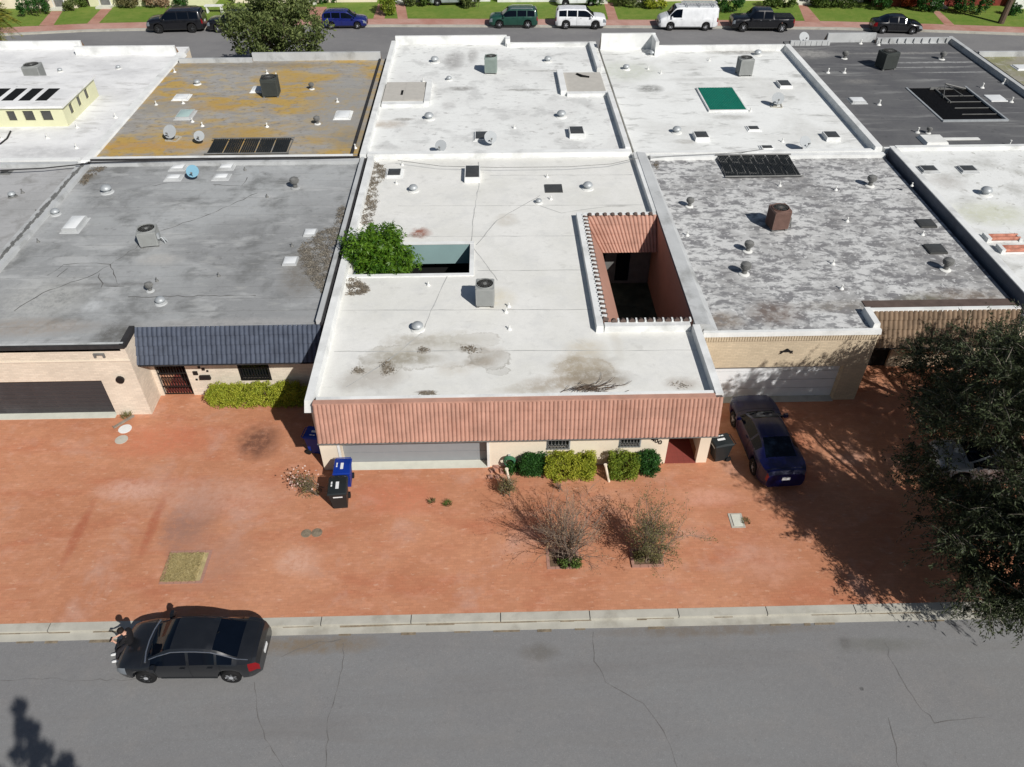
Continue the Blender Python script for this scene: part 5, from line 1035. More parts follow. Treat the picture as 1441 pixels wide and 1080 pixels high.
bin_((-6.0, 20.55, 0), R(2), M['bluebin'], M['bluebin'], 'blue wheeled bin right behind the black bin at the garage corner', scale=1.0)
bin_((-7.38, 22.4, 0), R(80), M['bluebin'], M['bluebin'], 'blue wheeled bin in the shade along the left side wall of the centre house')
bin_((8.95, 21.55, 0), R(-78), M['blackbin'], M['blackbin'], 'black wheeled bin between the centre house and the blue coupe')
b = MB(); p = U(162, 603); q = U(190, 588); b.box(-.03, (q - p).length, -.06, .06, .0, .05); b.box(-.05, -.03, -.1, .1, 0, .07)
o = tag(b.build('plank', M['wood']), 'grey weathered plank lying on the paving by the dark garage corner', 'plank'); o.location = p + Vector((0, 0, .05)); o.rotation_euler = (0, -.06, math.atan2(q.y - p.y, q.x - p.x))
for (px, py, pxt, pyt, lb) in [(718, 683, 713, 661, 'cream post leaning at the left end of the shrub bed'), (857, 678, 852, 655, 'cream post leaning between the two clipped yellow-green bushes')]:
    a = U(px, py); z_ = .9; b_ = U(pxt, pyt, z_); b = MB(); b.tube([a, b_], .05, 8); b.tube([b_ - Vector((0, 0, .02)), b_ + Vector((.0, .0, .04))], .07, 8); tag(b.build('leaning_post', M['stucco']), lb, 'post', 'leaning posts in the shrub bed')
hr = thing('garden_hose', 'coiled green garden hose hanging by the wall at the left of the shrub bed', 'hose', (.3, 21.1, 0)); p = U(717, 655, .4)
b = MB()
for k in range(5): b.tube([(p.x + (.24 - .012 * k) * math.cos(a), 21.1 - .03 * k, .55 + (.24 - .012 * k) * math.sin(a)) for a in np.linspace(0, 2 * math.pi, 25)], .016, 5)
b.build('coil', mat('hose_green', S(60, 110, 80)), hr); MB().box(p.x - .05, p.x + .05, 21.1, 21.29, .6, .72).build('bracket', M['alu'], hr)
for (px, py, s_, lb) in [(693, 663, .16, 'loose pinkish brick in the middle left of the heap by the garage jamb'), (700, 672, .14, 'loose pinkish brick at the front of the heap by the garage jamb'), (690, 672, .13, 'smallest loose pinkish brick, front left of the heap by the garage jamb'), (706, 664, .15, 'loose pinkish brick nearest the garden hose'), (698, 657, .16, 'loose pinkish brick touching the house wall by the garage jamb')]:
    p = U(px, py); b = MB(); b.cbox((p.x, p.y, .05), (s_ * 1.6, s_, .1), rz=random.uniform(0, 3), taper=.015)
    tag(b.build('edging_brick', M['salmon']), lb, 'brick', 'loose pinkish bricks by the garage jamb')
# brick-edged planters
def planter(px0, px1, py0, py1, label, fill, name='brick_planter', h=.06):
    a, b_ = U(px0, py0), U(px1, py0); c = U((px0 + px1) / 2, py1); x0, x1, y0, y1 = a.x, b_.x, a.y, c.y
    t = thing(name, label, 'planter', ((x0 + x1) / 2, y0, 0)); r = MB(); w_ = .11
    for (xa, xb, ya, yb) in ((x0 - w_, x1 + w_, y0 - w_, y0), (x0 - w_, x1 + w_, y1, y1 + w_), (x0 - w_, x0, y0, y1), (x1, x1 + w_, y0, y1)):
        L_ = max(xb - xa, yb - ya); k = max(1, int(L_ / .24))
        for i in range(k):
            if xb - xa > yb - ya: r.box(xa + L_ * i / k + .006, xa + L_ * (i + 1) / k - .006, ya, yb, 0, h)
            else: r.box(xa, xb, ya + L_ * i / k + .006, ya + L_ * (i + 1) / k - .006, 0, h)
    r.build('brick_edging', M['salmon'], t); MB().box(x0, x1, y0, y1, 0, h * .6).build('soil', fill, t); return t
M['soil'] = mat('dry_soil', S(104, 84, 66), var=.3, scale=5)
M['drygrass'] = mat('dry_grass_ground', S(176, 160, 116), var=.3, scale=5)
planter(229, 281, 819, 779, 'square of dry yellow grass set in the red paving with brick edging', M['drygrass'], 'grass_planter', .02)
planter(774, 812, 798, 776, 'small sunken bed under the left bare shrub', M['soil'], h=.015); planter(893, 930, 796, 776, 'small brick-edged bed under the right bare shrub', M['soil'])
# ================================================================== VEGETATION
def quads(name, P, D, L, Wd, mt, parent=None, nrm=None, smooth=False):
    """many leaf faces in one mesh: P centres, D directions, L lengths, Wd widths"""
    n = len(P); r = RNG.normal(size=(n, 3)) if nrm is None else nrm; s = np.cross(D, r); s /= np.linalg.norm(s, axis=1)[:, None] + 1e-9
    L = np.broadcast_to(L, n)[:, None]; Wd = np.broadcast_to(Wd, n)[:, None]
    v = np.empty((n, 4, 3)); v[:, 0] = P - D * L / 2; v[:, 1] = P + s * Wd / 2 - D * L * .05; v[:, 2] = P + D * L / 2; v[:, 3] = P - s * Wd / 2 - D * L * .05
    off = np.array(world_off(parent)); v = (v.reshape(-1, 3) - off)
    me = bpy.data.meshes.new(name); me.vertices.add(4 * n); me.vertices.foreach_set('co', v.ravel()); me.loops.add(4 * n); me.loops.foreach_set('vertex_index', np.arange(4 * n)); me.polygons.add(n)
    me.polygons.foreach_set('loop_start', np.arange(0, 4 * n, 4)); me.polygons.foreach_set('loop_total', np.full(n, 4)); me.update(calc_edges=True); me.materials.append(mt)
    o = bpy.data.objects.new(name, me); C.objects.link(o)
    if parent: o.parent = parent
    return o
def unit(a): return a / (np.linalg.norm(a, axis=1)[:, None] + 1e-9)
def clumps(c, r, n, shell=.55):
    """n clump centres in an ellipsoid at c with radii r, denser towards the outside"""
    d = unit(RNG.normal(size=(n, 3))); k = shell + (1 - shell) * RNG.random((n, 1)) ** .6; return np.array(c) + d * k * np.array(r)
def foliage(parent, name, centres, cr, per, L, Wd, mt, up=.0, flat=1.0):
    m = len(centres); cen = np.repeat(centres, per, 0); rad = np.repeat(np.broadcast_to(cr, m) * RNG.uniform(.6, 1.25, m), per)[:, None]
    d = unit(RNG.normal(size=(m * per, 3))); P = cen + d * rad * RNG.random((m * per, 1)) ** .45 * np.array([1, 1, flat]); D = unit(d + RNG.normal(size=d.shape) * .6 + np.array([0, 0, up]))
    return quads(name, P, D, L * RNG.uniform(.6, 1.3, m * per), Wd * RNG.uniform(.7, 1.2, m * per), mt, parent)
LM = dict(umbrella=leafmat('glossy_bright_leaves', S(30, 74, 14), S(106, 140, 40), .4, .25), olive=leafmat('olive_green_leaves', S(54, 72, 34), S(126, 136, 80), .6, .2),
    feather=leafmat('dark_feathery_leaves', S(18, 25, 15), S(84, 94, 62), .6, .12), yellow=leafmat('yellow_green_hedge_leaves', S(112, 132, 30), S(190, 190, 70), .6, .25),
    dark=leafmat('dark_green_hedge_leaves', S(26, 66, 26), S(66, 110, 46), .55, .2), lime=leafmat('lime_hedge_leaves', S(84, 116, 30), S(150, 160, 60), .6, .25), palm=leafmat('palm_fronds', S(48, 74, 26), S(150, 140, 50), .6, .2),
    dry=leafmat('dry_brown_leaves', S(120, 96, 74), S(176, 150, 118), .9, .1), drygreen=leafmat('sparse_dull_leaves', S(70, 78, 44), S(134, 124, 82), .8, .1), flower=leafmat('pale_pink_petals', S(206, 170, 160), S(232, 214, 200), .8, .2), far=leafmat('garden_green_leaves', S(46, 70, 30), S(110, 130, 60), .7, .2), farred=leafmat('red_orange_leaves', S(150, 66, 40), S(196, 96, 60), .7, .2))
def branchy(mb, base, dirv, length, r, depth, spread, tips, gn=.0, kids=(3, 5)):
    k = 4; pts = [Vector(base)]; d = Vector(dirv).normalized()
    for i in range(k):
        d = (d + Vector((random.gauss(0, .10), random.gauss(0, .10), random.gauss(0, .06) + gn))).normalized(); pts.append(pts[-1] + d * length / k)
    mb.tube(pts, r, 5 if r > .03 else 3, 0, r * .5, cap=False)
    if depth == 0: tips.append(pts[-1]); return
    for c in range(random.randint(*kids)):
        i = random.randint(1, k); nd = (d + Vector((random.gauss(0, spread), random.gauss(0, spread), random.gauss(0, spread * .7)))).normalized()
        branchy(mb, pts[i], nd, length * random.uniform(.5, .8), r * .55, depth - 1, spread, tips, gn, kids)
    tips.append(pts[-1])
# right-hand tree: dark feathery, on a thick leaning trunk near the kerb
def feathertree(label, base, ctr, rad, n, per, seed, *flares):
    random.seed(seed); t = thing('tree', label, 'tree', base, 'dark feathery trees at the right')
    cs = clumps(ctr, rad, n, .45); cs = cs[cs[:, 2] > 2.0]
    for flare in flares: cs = np.vstack([cs, clumps(flare[0], flare[1], flare[2], .2)])
    ga, gb_ = np.array([19.0, 20.4, .8]), np.array([14.6, 16.0, 5.6]); u_ = (gb_ - ga) / np.linalg.norm(gb_ - ga); rel = cs - ga; dd = np.linalg.norm(rel - (rel @ u_)[:, None] * u_, axis=1)
    cs = cs[dd > .95]      # a break in the canopy over the pale car
    tb = MB(); trunk = [Vector(base), Vector(base) + Vector((-.15, .25, 1.6)), Vector(base) + Vector((-.3, .6, 2.8))]; tb.tube(trunk, .26, 9, 0, .2)
    tb.build('trunk', M['bark_pale'], t, smooth=True)
    lb = MB(); top = trunk[-1]
    for c in cs[::max(1, len(cs) // 34)]:
        c = Vector(c); mid = top.lerp(c, .5) + Vector((random.gauss(0, .3), random.gauss(0, .3), .5)); pts = [top, top.lerp(mid, .5) + Vector((0, 0, .15)), mid, mid.lerp(c, .6), c]; lb.tube(pts, .10, 6, 0, .02)
    lb.build('limb', M['bark'], t, smooth=True)
    m = len(cs); P_, D_ = [], []
    out = unit(cs - np.array(ctr) + 1e-3)
    # feathery sprays: each clump holds a fan of long thin shoots
    sh = 9; sc_ = np.repeat(cs, sh, 0); sd = unit(np.repeat(out, sh, 0) * .55 + RNG.normal(size=(m * sh, 3)) * .75 + np.array([0, 0, .12])); sl2 = RNG.uniform(.5, 1.15, (m * sh, 1))
    k = per; tt = RNG.random((m * sh * k, 1)); P_ = np.repeat(sc_, k, 0) + np.repeat(sd * sl2, k, 0) * tt + RNG.normal(size=(m * sh * k, 3)) * .05
    P_[:, 2] -= (tt[:, 0] ** 2) * .12; D_ = unit(np.repeat(sd, k, 0) + RNG.normal(size=P_.shape) * .55)
    keep = P_[:, 2] > 1.4; P_, D_ = P_[keep], D_[keep]
    quads('crown', P_, D_, RNG.uniform(.1, .2, len(P_)), RNG.uniform(.025, .05, len(P_)), LM['feather'], t)
    tw = MB()
    for i in range(0, m * sh, 4):
        a = sc_[i]; b_ = a + sd[i] * sl2[i]; tw.tube([a, (a + b_) / 2 + np.array([0, 0, .04]), b_], .009, 3, 0, .003, cap=False)
    tw.build('twigs', M['bark_pale'], t); return t
feathertree('dark feathery tree with pale trunk by the kerb at the right edge', (17.95, 14.75, 0), (18.3, 16.2, 5.9), (4.5, 4.4, 3.5), 600, 28, 3, ((15.9, 13.3, 2.7), (1.9, 1.1, 1.3), 60), ((15.3, 16.0, 3.6), (1.9, 2.6, 1.5), 100), ((18.4, 12.0, 5.4), (2.3, 2.2, 1.7), 150))
feathertree('dark feathery tree in front of the tan-tiled entrance at the right', (20.6, 21.3, 0), (19.6, 21.2, 3.8), (4.2, 3.2, 2.4), 290, 26, 5)
# off-frame tree behind the camera: only its shadow falls on the road at lower left
random.seed(11); tp = U(50, 1005, RZ); hh = 13.5; base = Vector((tp.x + .7 * hh - .6, tp.y - .93 * hh - .1, -.12))
t = thing('tree', 'tall conifer outside the frame whose shadow lies on the road at lower left', 'tree', base)
b = MB(); b.tube([base, base + Vector((.1, 0, 7)), base + Vector((0, 0, hh - .4))], .25, 8, 0, .05); b.build('trunk', M['bark'], t)
cs = []
for (dx, hs, w_) in ((0, hh, .62), (-1.35, hh - 1.2, .5), (-2.5, hh - 1.0, .5), (1.0, hh - 1.6, .5), (1.9, hh - 2.9, .55), (-.6, hh - 2.4, .7), (.5, hh - 3.4, 1.0), (-1.8, hh - 3.2, .8), (2.8, hh - 4.1, .6)):
    for k in range(22): f_ = (k / 21) ** .8; cs.append((base.x + dx + random.gauss(0, .03 + .34 * f_), base.y + random.gauss(0, .2), hs - .2 - f_ * 4.2))
foliage(t, 'crown', np.array(cs), .26, 150, .24, .07, LM['dark'], 1.2)
# umbrella tree growing out of the small patio
t = thing('umbrella_tree', 'bright green glossy tree growing out of the small patio opening', 'tree', (-5.2, 31, 0))
random.seed(4); b = MB()
for k in range(4): b.tube([(-5.2 + .2 * k - .3, 30.9, 0), (-5.3 + .4 * (k - 1.5), 30.9, 2), (-5.2 + .8 * (k - 1.5), 31, 3.9)], .06, 6, 0, .03)
b.build('trunk', M['bark_pale'], t)
cs = np.vstack([clumps((-5.35, 30.95, 4.0), (1.5, 1.25, .9), 150, .5), clumps((-4.9, 30.6, 3.8), (1.3, .9, .6), 90, .5), clumps((-6.1, 31.2, 4.3), (.9, .9, .6), 60, .5), clumps((-5.2, 32.1, 4.3), (.9, .7, .5), 50, .5)]); cs = cs[cs[:, 1] > 29.75]
m = len(cs); k = 9; P_ = []; D_ = []
for c in cs:
    nrm_ = RNG.normal(size=3) * .5 + np.array([0, -.2, 1]); nrm_ /= np.linalg.norm(nrm_); a_ = np.cross(nrm_, [1, .2, 0]); a_ /= np.linalg.norm(a_); b_ = np.cross(nrm_, a_); ph = RNG.random() * 6
    for rep in range(4):
        c2 = c + RNG.normal(size=3) * .16
        for j in range(k): an = ph + rep + 2 * math.pi * j / k; d_ = a_ * math.cos(an) + b_ * math.sin(an) - nrm_ * .45; d_ /= np.linalg.norm(d_); P_.append(c2 + d_ * .13); D_.append(d_)
quads('crown', np.array(P_), np.array(D_), .21, .06, LM['umbrella'], t)
def bush(label, x0, x1, y0, y1, z1, lm, n, per=70, L=.07, wd=.045, boxy=False, group=None, name='bush', cat='bush', cr=.16, z0=.05, stem=True):
    t = thing(name, label, cat, ((x0 + x1) / 2, (y0 + y1) / 2, 0), group); c = np.array([(x0 + x1) / 2, (y0 + y1) / 2, (z0 + z1) / 2]); r = np.array([(x1 - x0) / 2, (y1 - y0) / 2, (z1 - z0) / 2])
    d = RNG.uniform(-1, 1, (n * 3, 3)); q = np.max(np.abs(d), axis=1) if boxy else (np.sum(np.abs(d) ** 2.6, axis=1)) ** (1 / 2.6)
    d = d[q < 1.0]; q = q[q < 1.0]; d = d[np.argsort(-q + RNG.random(len(q)) * .5)][:n]
    P = c + d * (r - cr * .4); P[:, 2] = np.maximum(P[:, 2], z0 + .05)
    foliage(t, 'foliage', P, cr, per, L, wd, lm, .2)
    b = MB()
    if stem:
        for k in range(max(3, int((x1 - x0) / .4))):
            x = x0 + (x1 - x0) * (k + .5) / max(3, int((x1 - x0) / .4)); b.tube([(x, c[1], 0), (x + random.gauss(0, .05), c[1], z1 * .5), (x + random.gauss(0, .12), c[1] + random.gauss(0, .08), z1 * .85)], .022, 5, 0, .008)
        b.build('stem', M['bark'], t)
    return t
def bpx(label, px0, px1, pyb, depth, h, lm, n, **k):
    a = U(px0, pyb); b_ = U(px1, pyb); return bush(label, a.x, b_.x, a.y, a.y + depth, h, lm, n, **k)
gb = 'clipped bushes in front of the centre house'
bpx('dark green clipped bush, leftmost in the bed by the grey garage', 730, 770, 678, .95, .95, LM['dark'], 110, group=gb)
bpx('wide yellow-green clipped bush under the left barred window', 768, 838, 681, .95, 1.0, LM['yellow'], 190, boxy=True, group=gb)
bpx('yellow-green clipped bush touching the dark green one under the right barred window', 858, 898, 681, .95, 1.05, LM['lime'], 120, boxy=True, group=gb)
bpx('dark green clipped bush nearest the porch opening', 895, 930, 677, .9, 1.0, LM['dark'], 100, group=gb)
bpx('small dark bush between the hose and the first clipped bush', 712, 730, 672, .5, .5, LM['dark'], 30, group=gb)
bush('long yellow-green clipped hedge under the window of the slate-tiled house', -12.5, -7.75, 24.95, 25.8, .9, LM['yellow'], 520, per=70, boxy=True, name='hedge', cat='hedge')
# twiggy, half-bare shrubs
def bareshrub(label, px, py, h, spread, seed, leaves, lm, lean=(0, 0), n0=14, cone=.55, name='bare_shrub'):
    random.seed(seed); p = U(px, py); t = thing(name, label, 'shrub', p, None); b = MB(); tips = []
    for k in range(n0):
        a = random.uniform(0, 6.28); s_ = random.uniform(.05, cone); branchy(b, (p.x + random.gauss(0, .14), p.y + random.gauss(0, .1), 0), (math.cos(a) * s_ + lean[0], math.sin(a) * s_ + lean[1], 1), h * random.uniform(.42, .6), .022, 3, .34, tips, .02, (2, 4))
    b.build('branch', M['twig'], t)
    T = np.array([tuple(q) for q in tips if q.z > .15]); idx = RNG.integers(0, len(T), leaves); P = T[idx] + RNG.normal(size=(leaves, 3)) * .06
    quads('leaves', P, unit(RNG.normal(size=P.shape)), RNG.uniform(.03, .07, leaves), RNG.uniform(.02, .04, leaves), lm, t); return t
bareshrub('leafless twiggy shrub, left of the two on the red paving', 797, 790, 2.5, .6, 21, 2200, LM['dry'], n0=34, cone=.5, lean=(.0, .1))
bareshrub('half-leafy twiggy shrub, right of the two on the red paving', 913, 786, 2.3, .6, 22, 6500, LM['drygreen'], n0=26, cone=.5, lean=(.05, .1))
bpx('low green tuft at the foot of the left bare shrub', 786, 820, 806, .6, .4, LM['far'], 26, per=40, cr=.12, name='tuft', cat='plant', group='low tufts at the shrub beds')
bpx('low straw-coloured tuft at the foot of the right bare shrub', 892, 934, 797, .5, .4, LM['drygreen'], 26, per=40, cr=.12, name='tuft', cat='plant', group='low tufts at the shrub beds')
bareshrub('small dry shrub beside the heap of pinkish bricks', 708, 697, .8, .4, 23, 1300, LM['drygreen'], n0=9)
bareshrub('dead twigs lying in front of the yellow-green bush', 790, 690, .55, .4, 25, 20, LM['dry'], n0=3, cone=1.4)
bareshrub('straggly flowering plant spilling out left of the black bin', 446, 695, .95, .4, 24, 900, LM['drygreen'], n0=9, lean=(-.5, -.1), name='flowering_plant')
T = []; pp = U(440, 690)
o = quads('petals', np.array([[pp.x - .35 + random.gauss(0, .28), pp.y + random.gauss(0, .3), .45 + random.random() * .4] for _ in range(90)]), unit(RNG.normal(size=(90, 3))), .09, .07, LM['flower']); fp = [x for x in bpy.data.objects if x.name.startswith('flowering_plant')][0]; o.parent = fp; o.location = -fp.location
def tuft(label, px, py, r, n, lm, h=.2, cat='plant', group=None, z=0, kind=None, name='weed'):
    p = U(px, py, z); a = RNG.random(n) * 6.28; rr = r * RNG.random(n) ** .5
    P = np.stack([p.x + np.cos(a) * rr, p.y + np.sin(a) * rr, z + h / 2 * RNG.uniform(.6, 1.2, n)], 1); D = unit(np.stack([np.cos(a) * .7, np.sin(a) * .7, np.ones(n)], 1) + RNG.normal(size=(n, 3)) * .2)
    o = quads(name, P, D, h, .02, lm); return tag(o, label, cat, group, kind)
tuft('grassy weed in a paving joint, left of two in front of the grey garage', 608, 708, .14, 60, LM['drygreen'], group='weeds in the paving joints'); tuft('grassy weed in a paving joint, right of two in front of the grey garage', 630, 711, .17, 90, LM['far'], group='weeds in the paving joints')
tuft('dried weed at the corner of the dark garage', 179, 588, .22, 90, LM['drygreen'], .3)
tuft('weeds in the dirt beside the rectangular meter cover', 1049, 735, .17, 80, LM['drygreen'], .14)
p = U(257, 799); n = 5000; P = np.stack([p.x + RNG.uniform(-.62, .62, n), p.y + RNG.uniform(-.62, .62, n), RNG.uniform(.02, .07, n)], 1)
tag(quads('dry_grass', P, unit(RNG.normal(size=(n, 3)) * .6 + np.array([0, 0, .7])), .08, .012, leafmat('straw_grass', S(150, 138, 90), S(206, 190, 142))), 'dry yellow grass filling the square planter', 'grass', kind='stuff')
# leaf litter on the roofs
def litter(pts, n, z, label, lm='dry', L=.09, wd=.025, pile=.03):
    poly = [U(a, b, z) for a, b in pts]; xs_ = [q.x for q in poly]; ys_ = [q.y for q in poly]; P = []
    while len(P) < n:
        x, y = random.uniform(min(xs_), max(xs_)), random.uniform(min(ys_), max(ys_)); ins = False; j = len(poly) - 1
        for i in range(len(poly)):
            if (poly[i].y > y) != (poly[j].y > y) and x < (poly[j].x - poly[i].x) * (y - poly[i].y) / (poly[j].y - poly[i].y) + poly[i].x: ins = not ins
            j = i
        if ins and (math.sin(x * 7 + y * 3) + math.sin(y * 9 - x * 4) + .8 * math.sin(x * 19 + y * 13) > -.2 or random.random() < .12): P.append((x + random.gauss(0, .06), y + random.gauss(0, .06), z + .01 + random.random() * pile))
    P = np.array(P); D = RNG.normal(size=P.shape); D[:, 2] *= .2; D = unit(D); nr = RNG.normal(size=P.shape) * .35 + np.array([0, 0, 1])
    tag(quads('leaf_litter', P, D, L * RNG.uniform(.5, 1.6, n), wd, lm, nrm=nr), label, 'leaf litter', kind='stuff')
LT = leafmat('grey_brown_litter', S(84, 76, 66), S(150, 138, 120), .9, .05); LT2 = leafmat('pale_litter', S(84, 78, 70), S(160, 152, 138), .9, .05)
litter([(520, 228), (540, 232), (546, 245), (537, 256), (528, 262), (532, 282), (526, 300), (524, 316), (508, 316), (512, 290), (516, 262)], 3600, Z1, 'strip of dead leaves along the left parapet of the white centre roof', LT)
litter([(489, 393), (500, 392), (521, 408), (510, 415), (491, 416)], 1300, Z1, 'triangular patch of dead leaves in front of the small patio opening', LT)
litter([(478, 290), (488, 292), (463, 400), (455, 415), (440, 400), (425, 375), (420, 350), (450, 325), (470, 320)], 5200, 3.72, 'drift of dry leaves along the right edge of the grey roof', LT2, L=.12, pile=.05)
litter([(125, 234), (150, 236), (135, 246), (118, 262), (110, 262), (118, 246)], 900, 3.72, 'dead leaves in the back corner of the grey roof', LT)
litter([(920, 228), (926, 226), (925, 240)], 160, 3.72, 'dead leaves in the back corner of the blotchy roof', LT)
for pts_, n_l, lb_ in (([(536, 512), (550, 508), (556, 516), (552, 527), (540, 527)], 260, 'dark debris clump on the stained front left of the white centre roof'), ([(494, 519), (508, 518), (512, 525), (498, 526)], 120, 'small dark debris clump nearest the left front corner of the white centre roof'),
        ([(648, 489), (664, 487), (680, 494), (664, 498)], 170, 'thin dark debris smear at the right end of the stained arc on the white centre roof'), ([(588, 489), (602, 489), (603, 496), (590, 497)], 110, 'dark debris smear at the top of the stained arc on the white centre roof'),
        ([(586, 557), (594, 552), (612, 551), (617, 556)], 170, 'flat dark debris clump against the front parapet, left of the dead sticks'), ([(940, 541), (958, 538), (972, 544), (955, 548)], 60, 'faint debris clump against the front parapet, right of the dead sticks')):
    litter(pts_, n_l, Z1, lb_, LT, L=.08, pile=.015)
random.seed(9); p = U(838, 549, Z1); b = MB()
for k in range(70):
    a = random.gauss(0, .35) + (math.pi if random.random() < .5 else 0); x, y = p.x + random.gauss(0, .45), p.y + random.gauss(0, .10) + .02; L_ = random.uniform(.2, .8); zz = Z1 + .02 + random.random() * .12
    b.tube([(x, y, zz), (x + L_ * .5 * math.cos(a), y + L_ * .5 * math.sin(a), zz + .04), (x + L_ * math.cos(a + .3), y + L_ * math.sin(a + .3), zz + random.uniform(-.0, .05))], .013, 3, 0, .006, cap=False)
tag(b.build('stick_pile', M['bark']), 'heap of dead palm sticks at the front edge of the white centre roof', 'sticks', kind='stuff')
# ================================================================== PERSON sitting on the front of the sedan
def skin_mesh(name, verts, edges, radii, mt, parent, levels=1, root=0):
    me = bpy.data.meshes.new(name); me.from_pydata([tuple(v) for v in verts], edges, []); o = bpy.data.objects.new(name, me); C.objects.link(o)
    sk = o.modifiers.new('skin', 'SKIN'); sk.use_smooth_shade = True
    if levels: sb = o.modifiers.new('sub', 'SUBSURF'); sb.levels = levels; sb.render_levels = levels
    for i, r_ in enumerate(radii): me.skin_vertices[0].data[i].radius = (r_, r_) if not isinstance(r_, tuple) else r_
    me.skin_vertices[0].data[root].use_root = True
    dg = bpy.context.evaluated_depsgraph_get(); dg.update(); m2 = bpy.data.meshes.new_from_object(o.evaluated_get(dg)); bpy.data.objects.remove(o)
    off = world_off(parent); m2.transform(Matrix.Translation(-off)); m2.materials.clear(); m2.materials.append(mt)
    q = bpy.data.objects.new(name, m2); C.objects.link(q); q.parent = parent; return q
SK = mat('skin', S(206, 160, 138), var=.04); CL = mat('black_cloth', S(26, 25, 28), var=.2, scale=9); PT = mat('charcoal_trousers', S(40, 38, 42), var=.2, scale=9); HR = mat('dark_hair', S(28, 22, 20), var=.2, scale=14); SH = mat('white_sneaker', S(222, 222, 220), var=.05)
t = thing('person', 'person in black clothes and white sneakers sitting on the hood of the charcoal sedan', 'person', (-12.0, 13.4, RZ), None)
V3 = Vector
hip = V3((-11.78, 13.42, .66)); ch = V3((-11.70, 13.44, .98)); sh_ = V3((-11.72, 13.42, 1.16)); nk = V3((-11.75, 13.41, 1.25)); hd0 = V3((-11.80, 13.39, 1.36)); hd1 = V3((-11.81, 13.37, 1.45))
B = [hip, V3((-11.74, 13.43, .82)), ch, sh_, nk, hd0, hd1]; Rr = [(.11, .09), (.10, .08), (.11, .08), (.08, .06), .052, (.085, .095), (.07, .08)]; Eg = [(0, 1), (1, 2), (2, 3), (3, 4), (4, 5), (5, 6)]
arms = {}
for s_ in (-1, 1):
    o = V3((0, s_ * .17, 0)); S_ = sh_ + o; el = V3((-11.90, 13.42 + s_ * .25, .93)); wr = V3((-12.08, 13.36 + s_ * .10, .98)); pm = V3((-12.15, 13.345 + s_ * .055, 1.0)); i = len(B); B += [S_, (S_ + el) / 2, el, wr, pm]; Rr += [.045, .038, .034, .028, (.036, .018)]; Eg += [(3, i), (i, i + 1), (i + 1, i + 2), (i + 2, i + 3), (i + 3, i + 4)]; arms[s_] = (S_, el, wr, pm)
legs = {}
for s_ in (-1, 1):
    hj = hip + V3((-.02, s_ * .1, -.02)); kn_ = V3((-12.13, 13.40 + s_ * .13 - .02, .50 + .04 * s_)); an = V3((-12.36 - .06 * s_, 13.34 + s_ * .12, .0)); i = len(B); B += [hj, (hj + kn_) / 2, kn_, (kn_ * .6 + an * .4), an]; Rr += [.06, .055, .045, .04, .034]; Eg += [(0, i), (i, i + 1), (i + 1, i + 2), (i + 2, i + 3), (i + 3, i + 4)]; legs[s_] = (hj, kn_, an)
skin_mesh('body', B, Eg, Rr, SK, t, 2)
sv = [hip + V3((0, 0, .03)), B[1], ch, sh_, nk - V3((0, 0, .03))]; sr = [(.18, .15), (.175, .14), (.185, .145), (.16, .12), .075]; se = [(0, 1), (1, 2), (2, 3), (3, 4)]
for s_ in (-1, 1): S_, el, wr, pm = arms[s_]; i = len(sv); sv += [S_, (S_ + el) / 2, el, el.lerp(wr, .7)]; sr += [.075, .064, .055, .045]; se += [(3, i), (i, i + 1), (i + 1, i + 2), (i + 2, i + 3)]
skin_mesh('shirt', sv, se, sr, CL, t, 2)
sv = [hip + V3((0, 0, .08)), hip]; sr = [(.155, .13), (.17, .14)]; se = [(0, 1)]
for s_ in (-1, 1): hj, kn_, an = legs[s_]; i = len(sv); sv += [hj, (hj + kn_) / 2, kn_, kn_ * .5 + an * .5, an + V3((0, 0, .06))]; sr += [.105, .095, .075, .065, .055]; se += [(1, i), (i, i + 1), (i + 1, i + 2), (i + 2, i + 3), (i + 3, i + 4)]
skin_mesh('trousers', sv, se, sr, PT, t, 2, 1)
for s_ in (-1, 1):
    an = legs[s_][2]; skin_mesh('shoe', [an + V3((.06, 0, -.05)), an + V3((-.05, -.01, -.055)), an + V3((-.15, -.02, -.07)), an + V3((-.21, -.03, -.075))], [(0, 1), (1, 2), (2, 3)], [(.05, .045), (.05, .045), (.052, .038), (.042, .03)], SH, t, 2)
b = MB(); hc = (hd0 + hd1) / 2
for (rr, z) in (): pass
b.lathe((0, 0, 0), [(.095, -.02), (.108, .03), (.10, .075), (.07, .11), (.03, .125), (.002, .128)], 16); b.xform(Matrix.Translation(hc + V3((.012, .0, .0))) @ Matrix.Rotation(R(-14), 4, 'Y')); b.build('hair', HR, t, smooth=True)
f = MB(); f.cbox(hc + V3((-.098, -.012, -.02)), (.03, .022, .04), taper=.006); f.build('nose', SK, t)
b = MB()
for s_ in (-1, 1): b.lathe(hc + V3((-.088, s_ * .032 - .01, .005)), [(.001, -.008), (.009, 0), (.001, .008)], 8)
b.build('eyes', HR, t)
for s_ in (-1, 1):
    pm = arms[s_][3]
    for k in range(4):
        a = pm + V3((-.035, (k - 1.5) * .016, .01 - .004 * abs(k - 1.5))); L_ = (.05, .058, .055, .042)[k]
        skin_mesh('finger', [pm + V3((0, (k - 1.5) * .014, 0)), a, a + V3((-L_ * .5, -s_ * .012, -.008)), a + V3((-L_ * .6, -s_ * .03, -.03))], [(0, 1), (1, 2), (2, 3)], [.009, .009, .008, .006], SK, t, 1)
    skin_mesh('thumb', [pm + V3((.02, -s_ * .02, 0)), pm + V3((-.01, -s_ * .042, .02)), pm + V3((-.04, -s_ * .045, .028))], [(0, 1), (1, 2)], [.011, .01, .008], SK, t, 1)
b = MB(); b.cbox((-12.22, 13.35, 1.0), (.07, .16, .03), taper=.004); tag(b.build('controller', M['black']), 'small black handset held by the person on the sedan', 'handset')
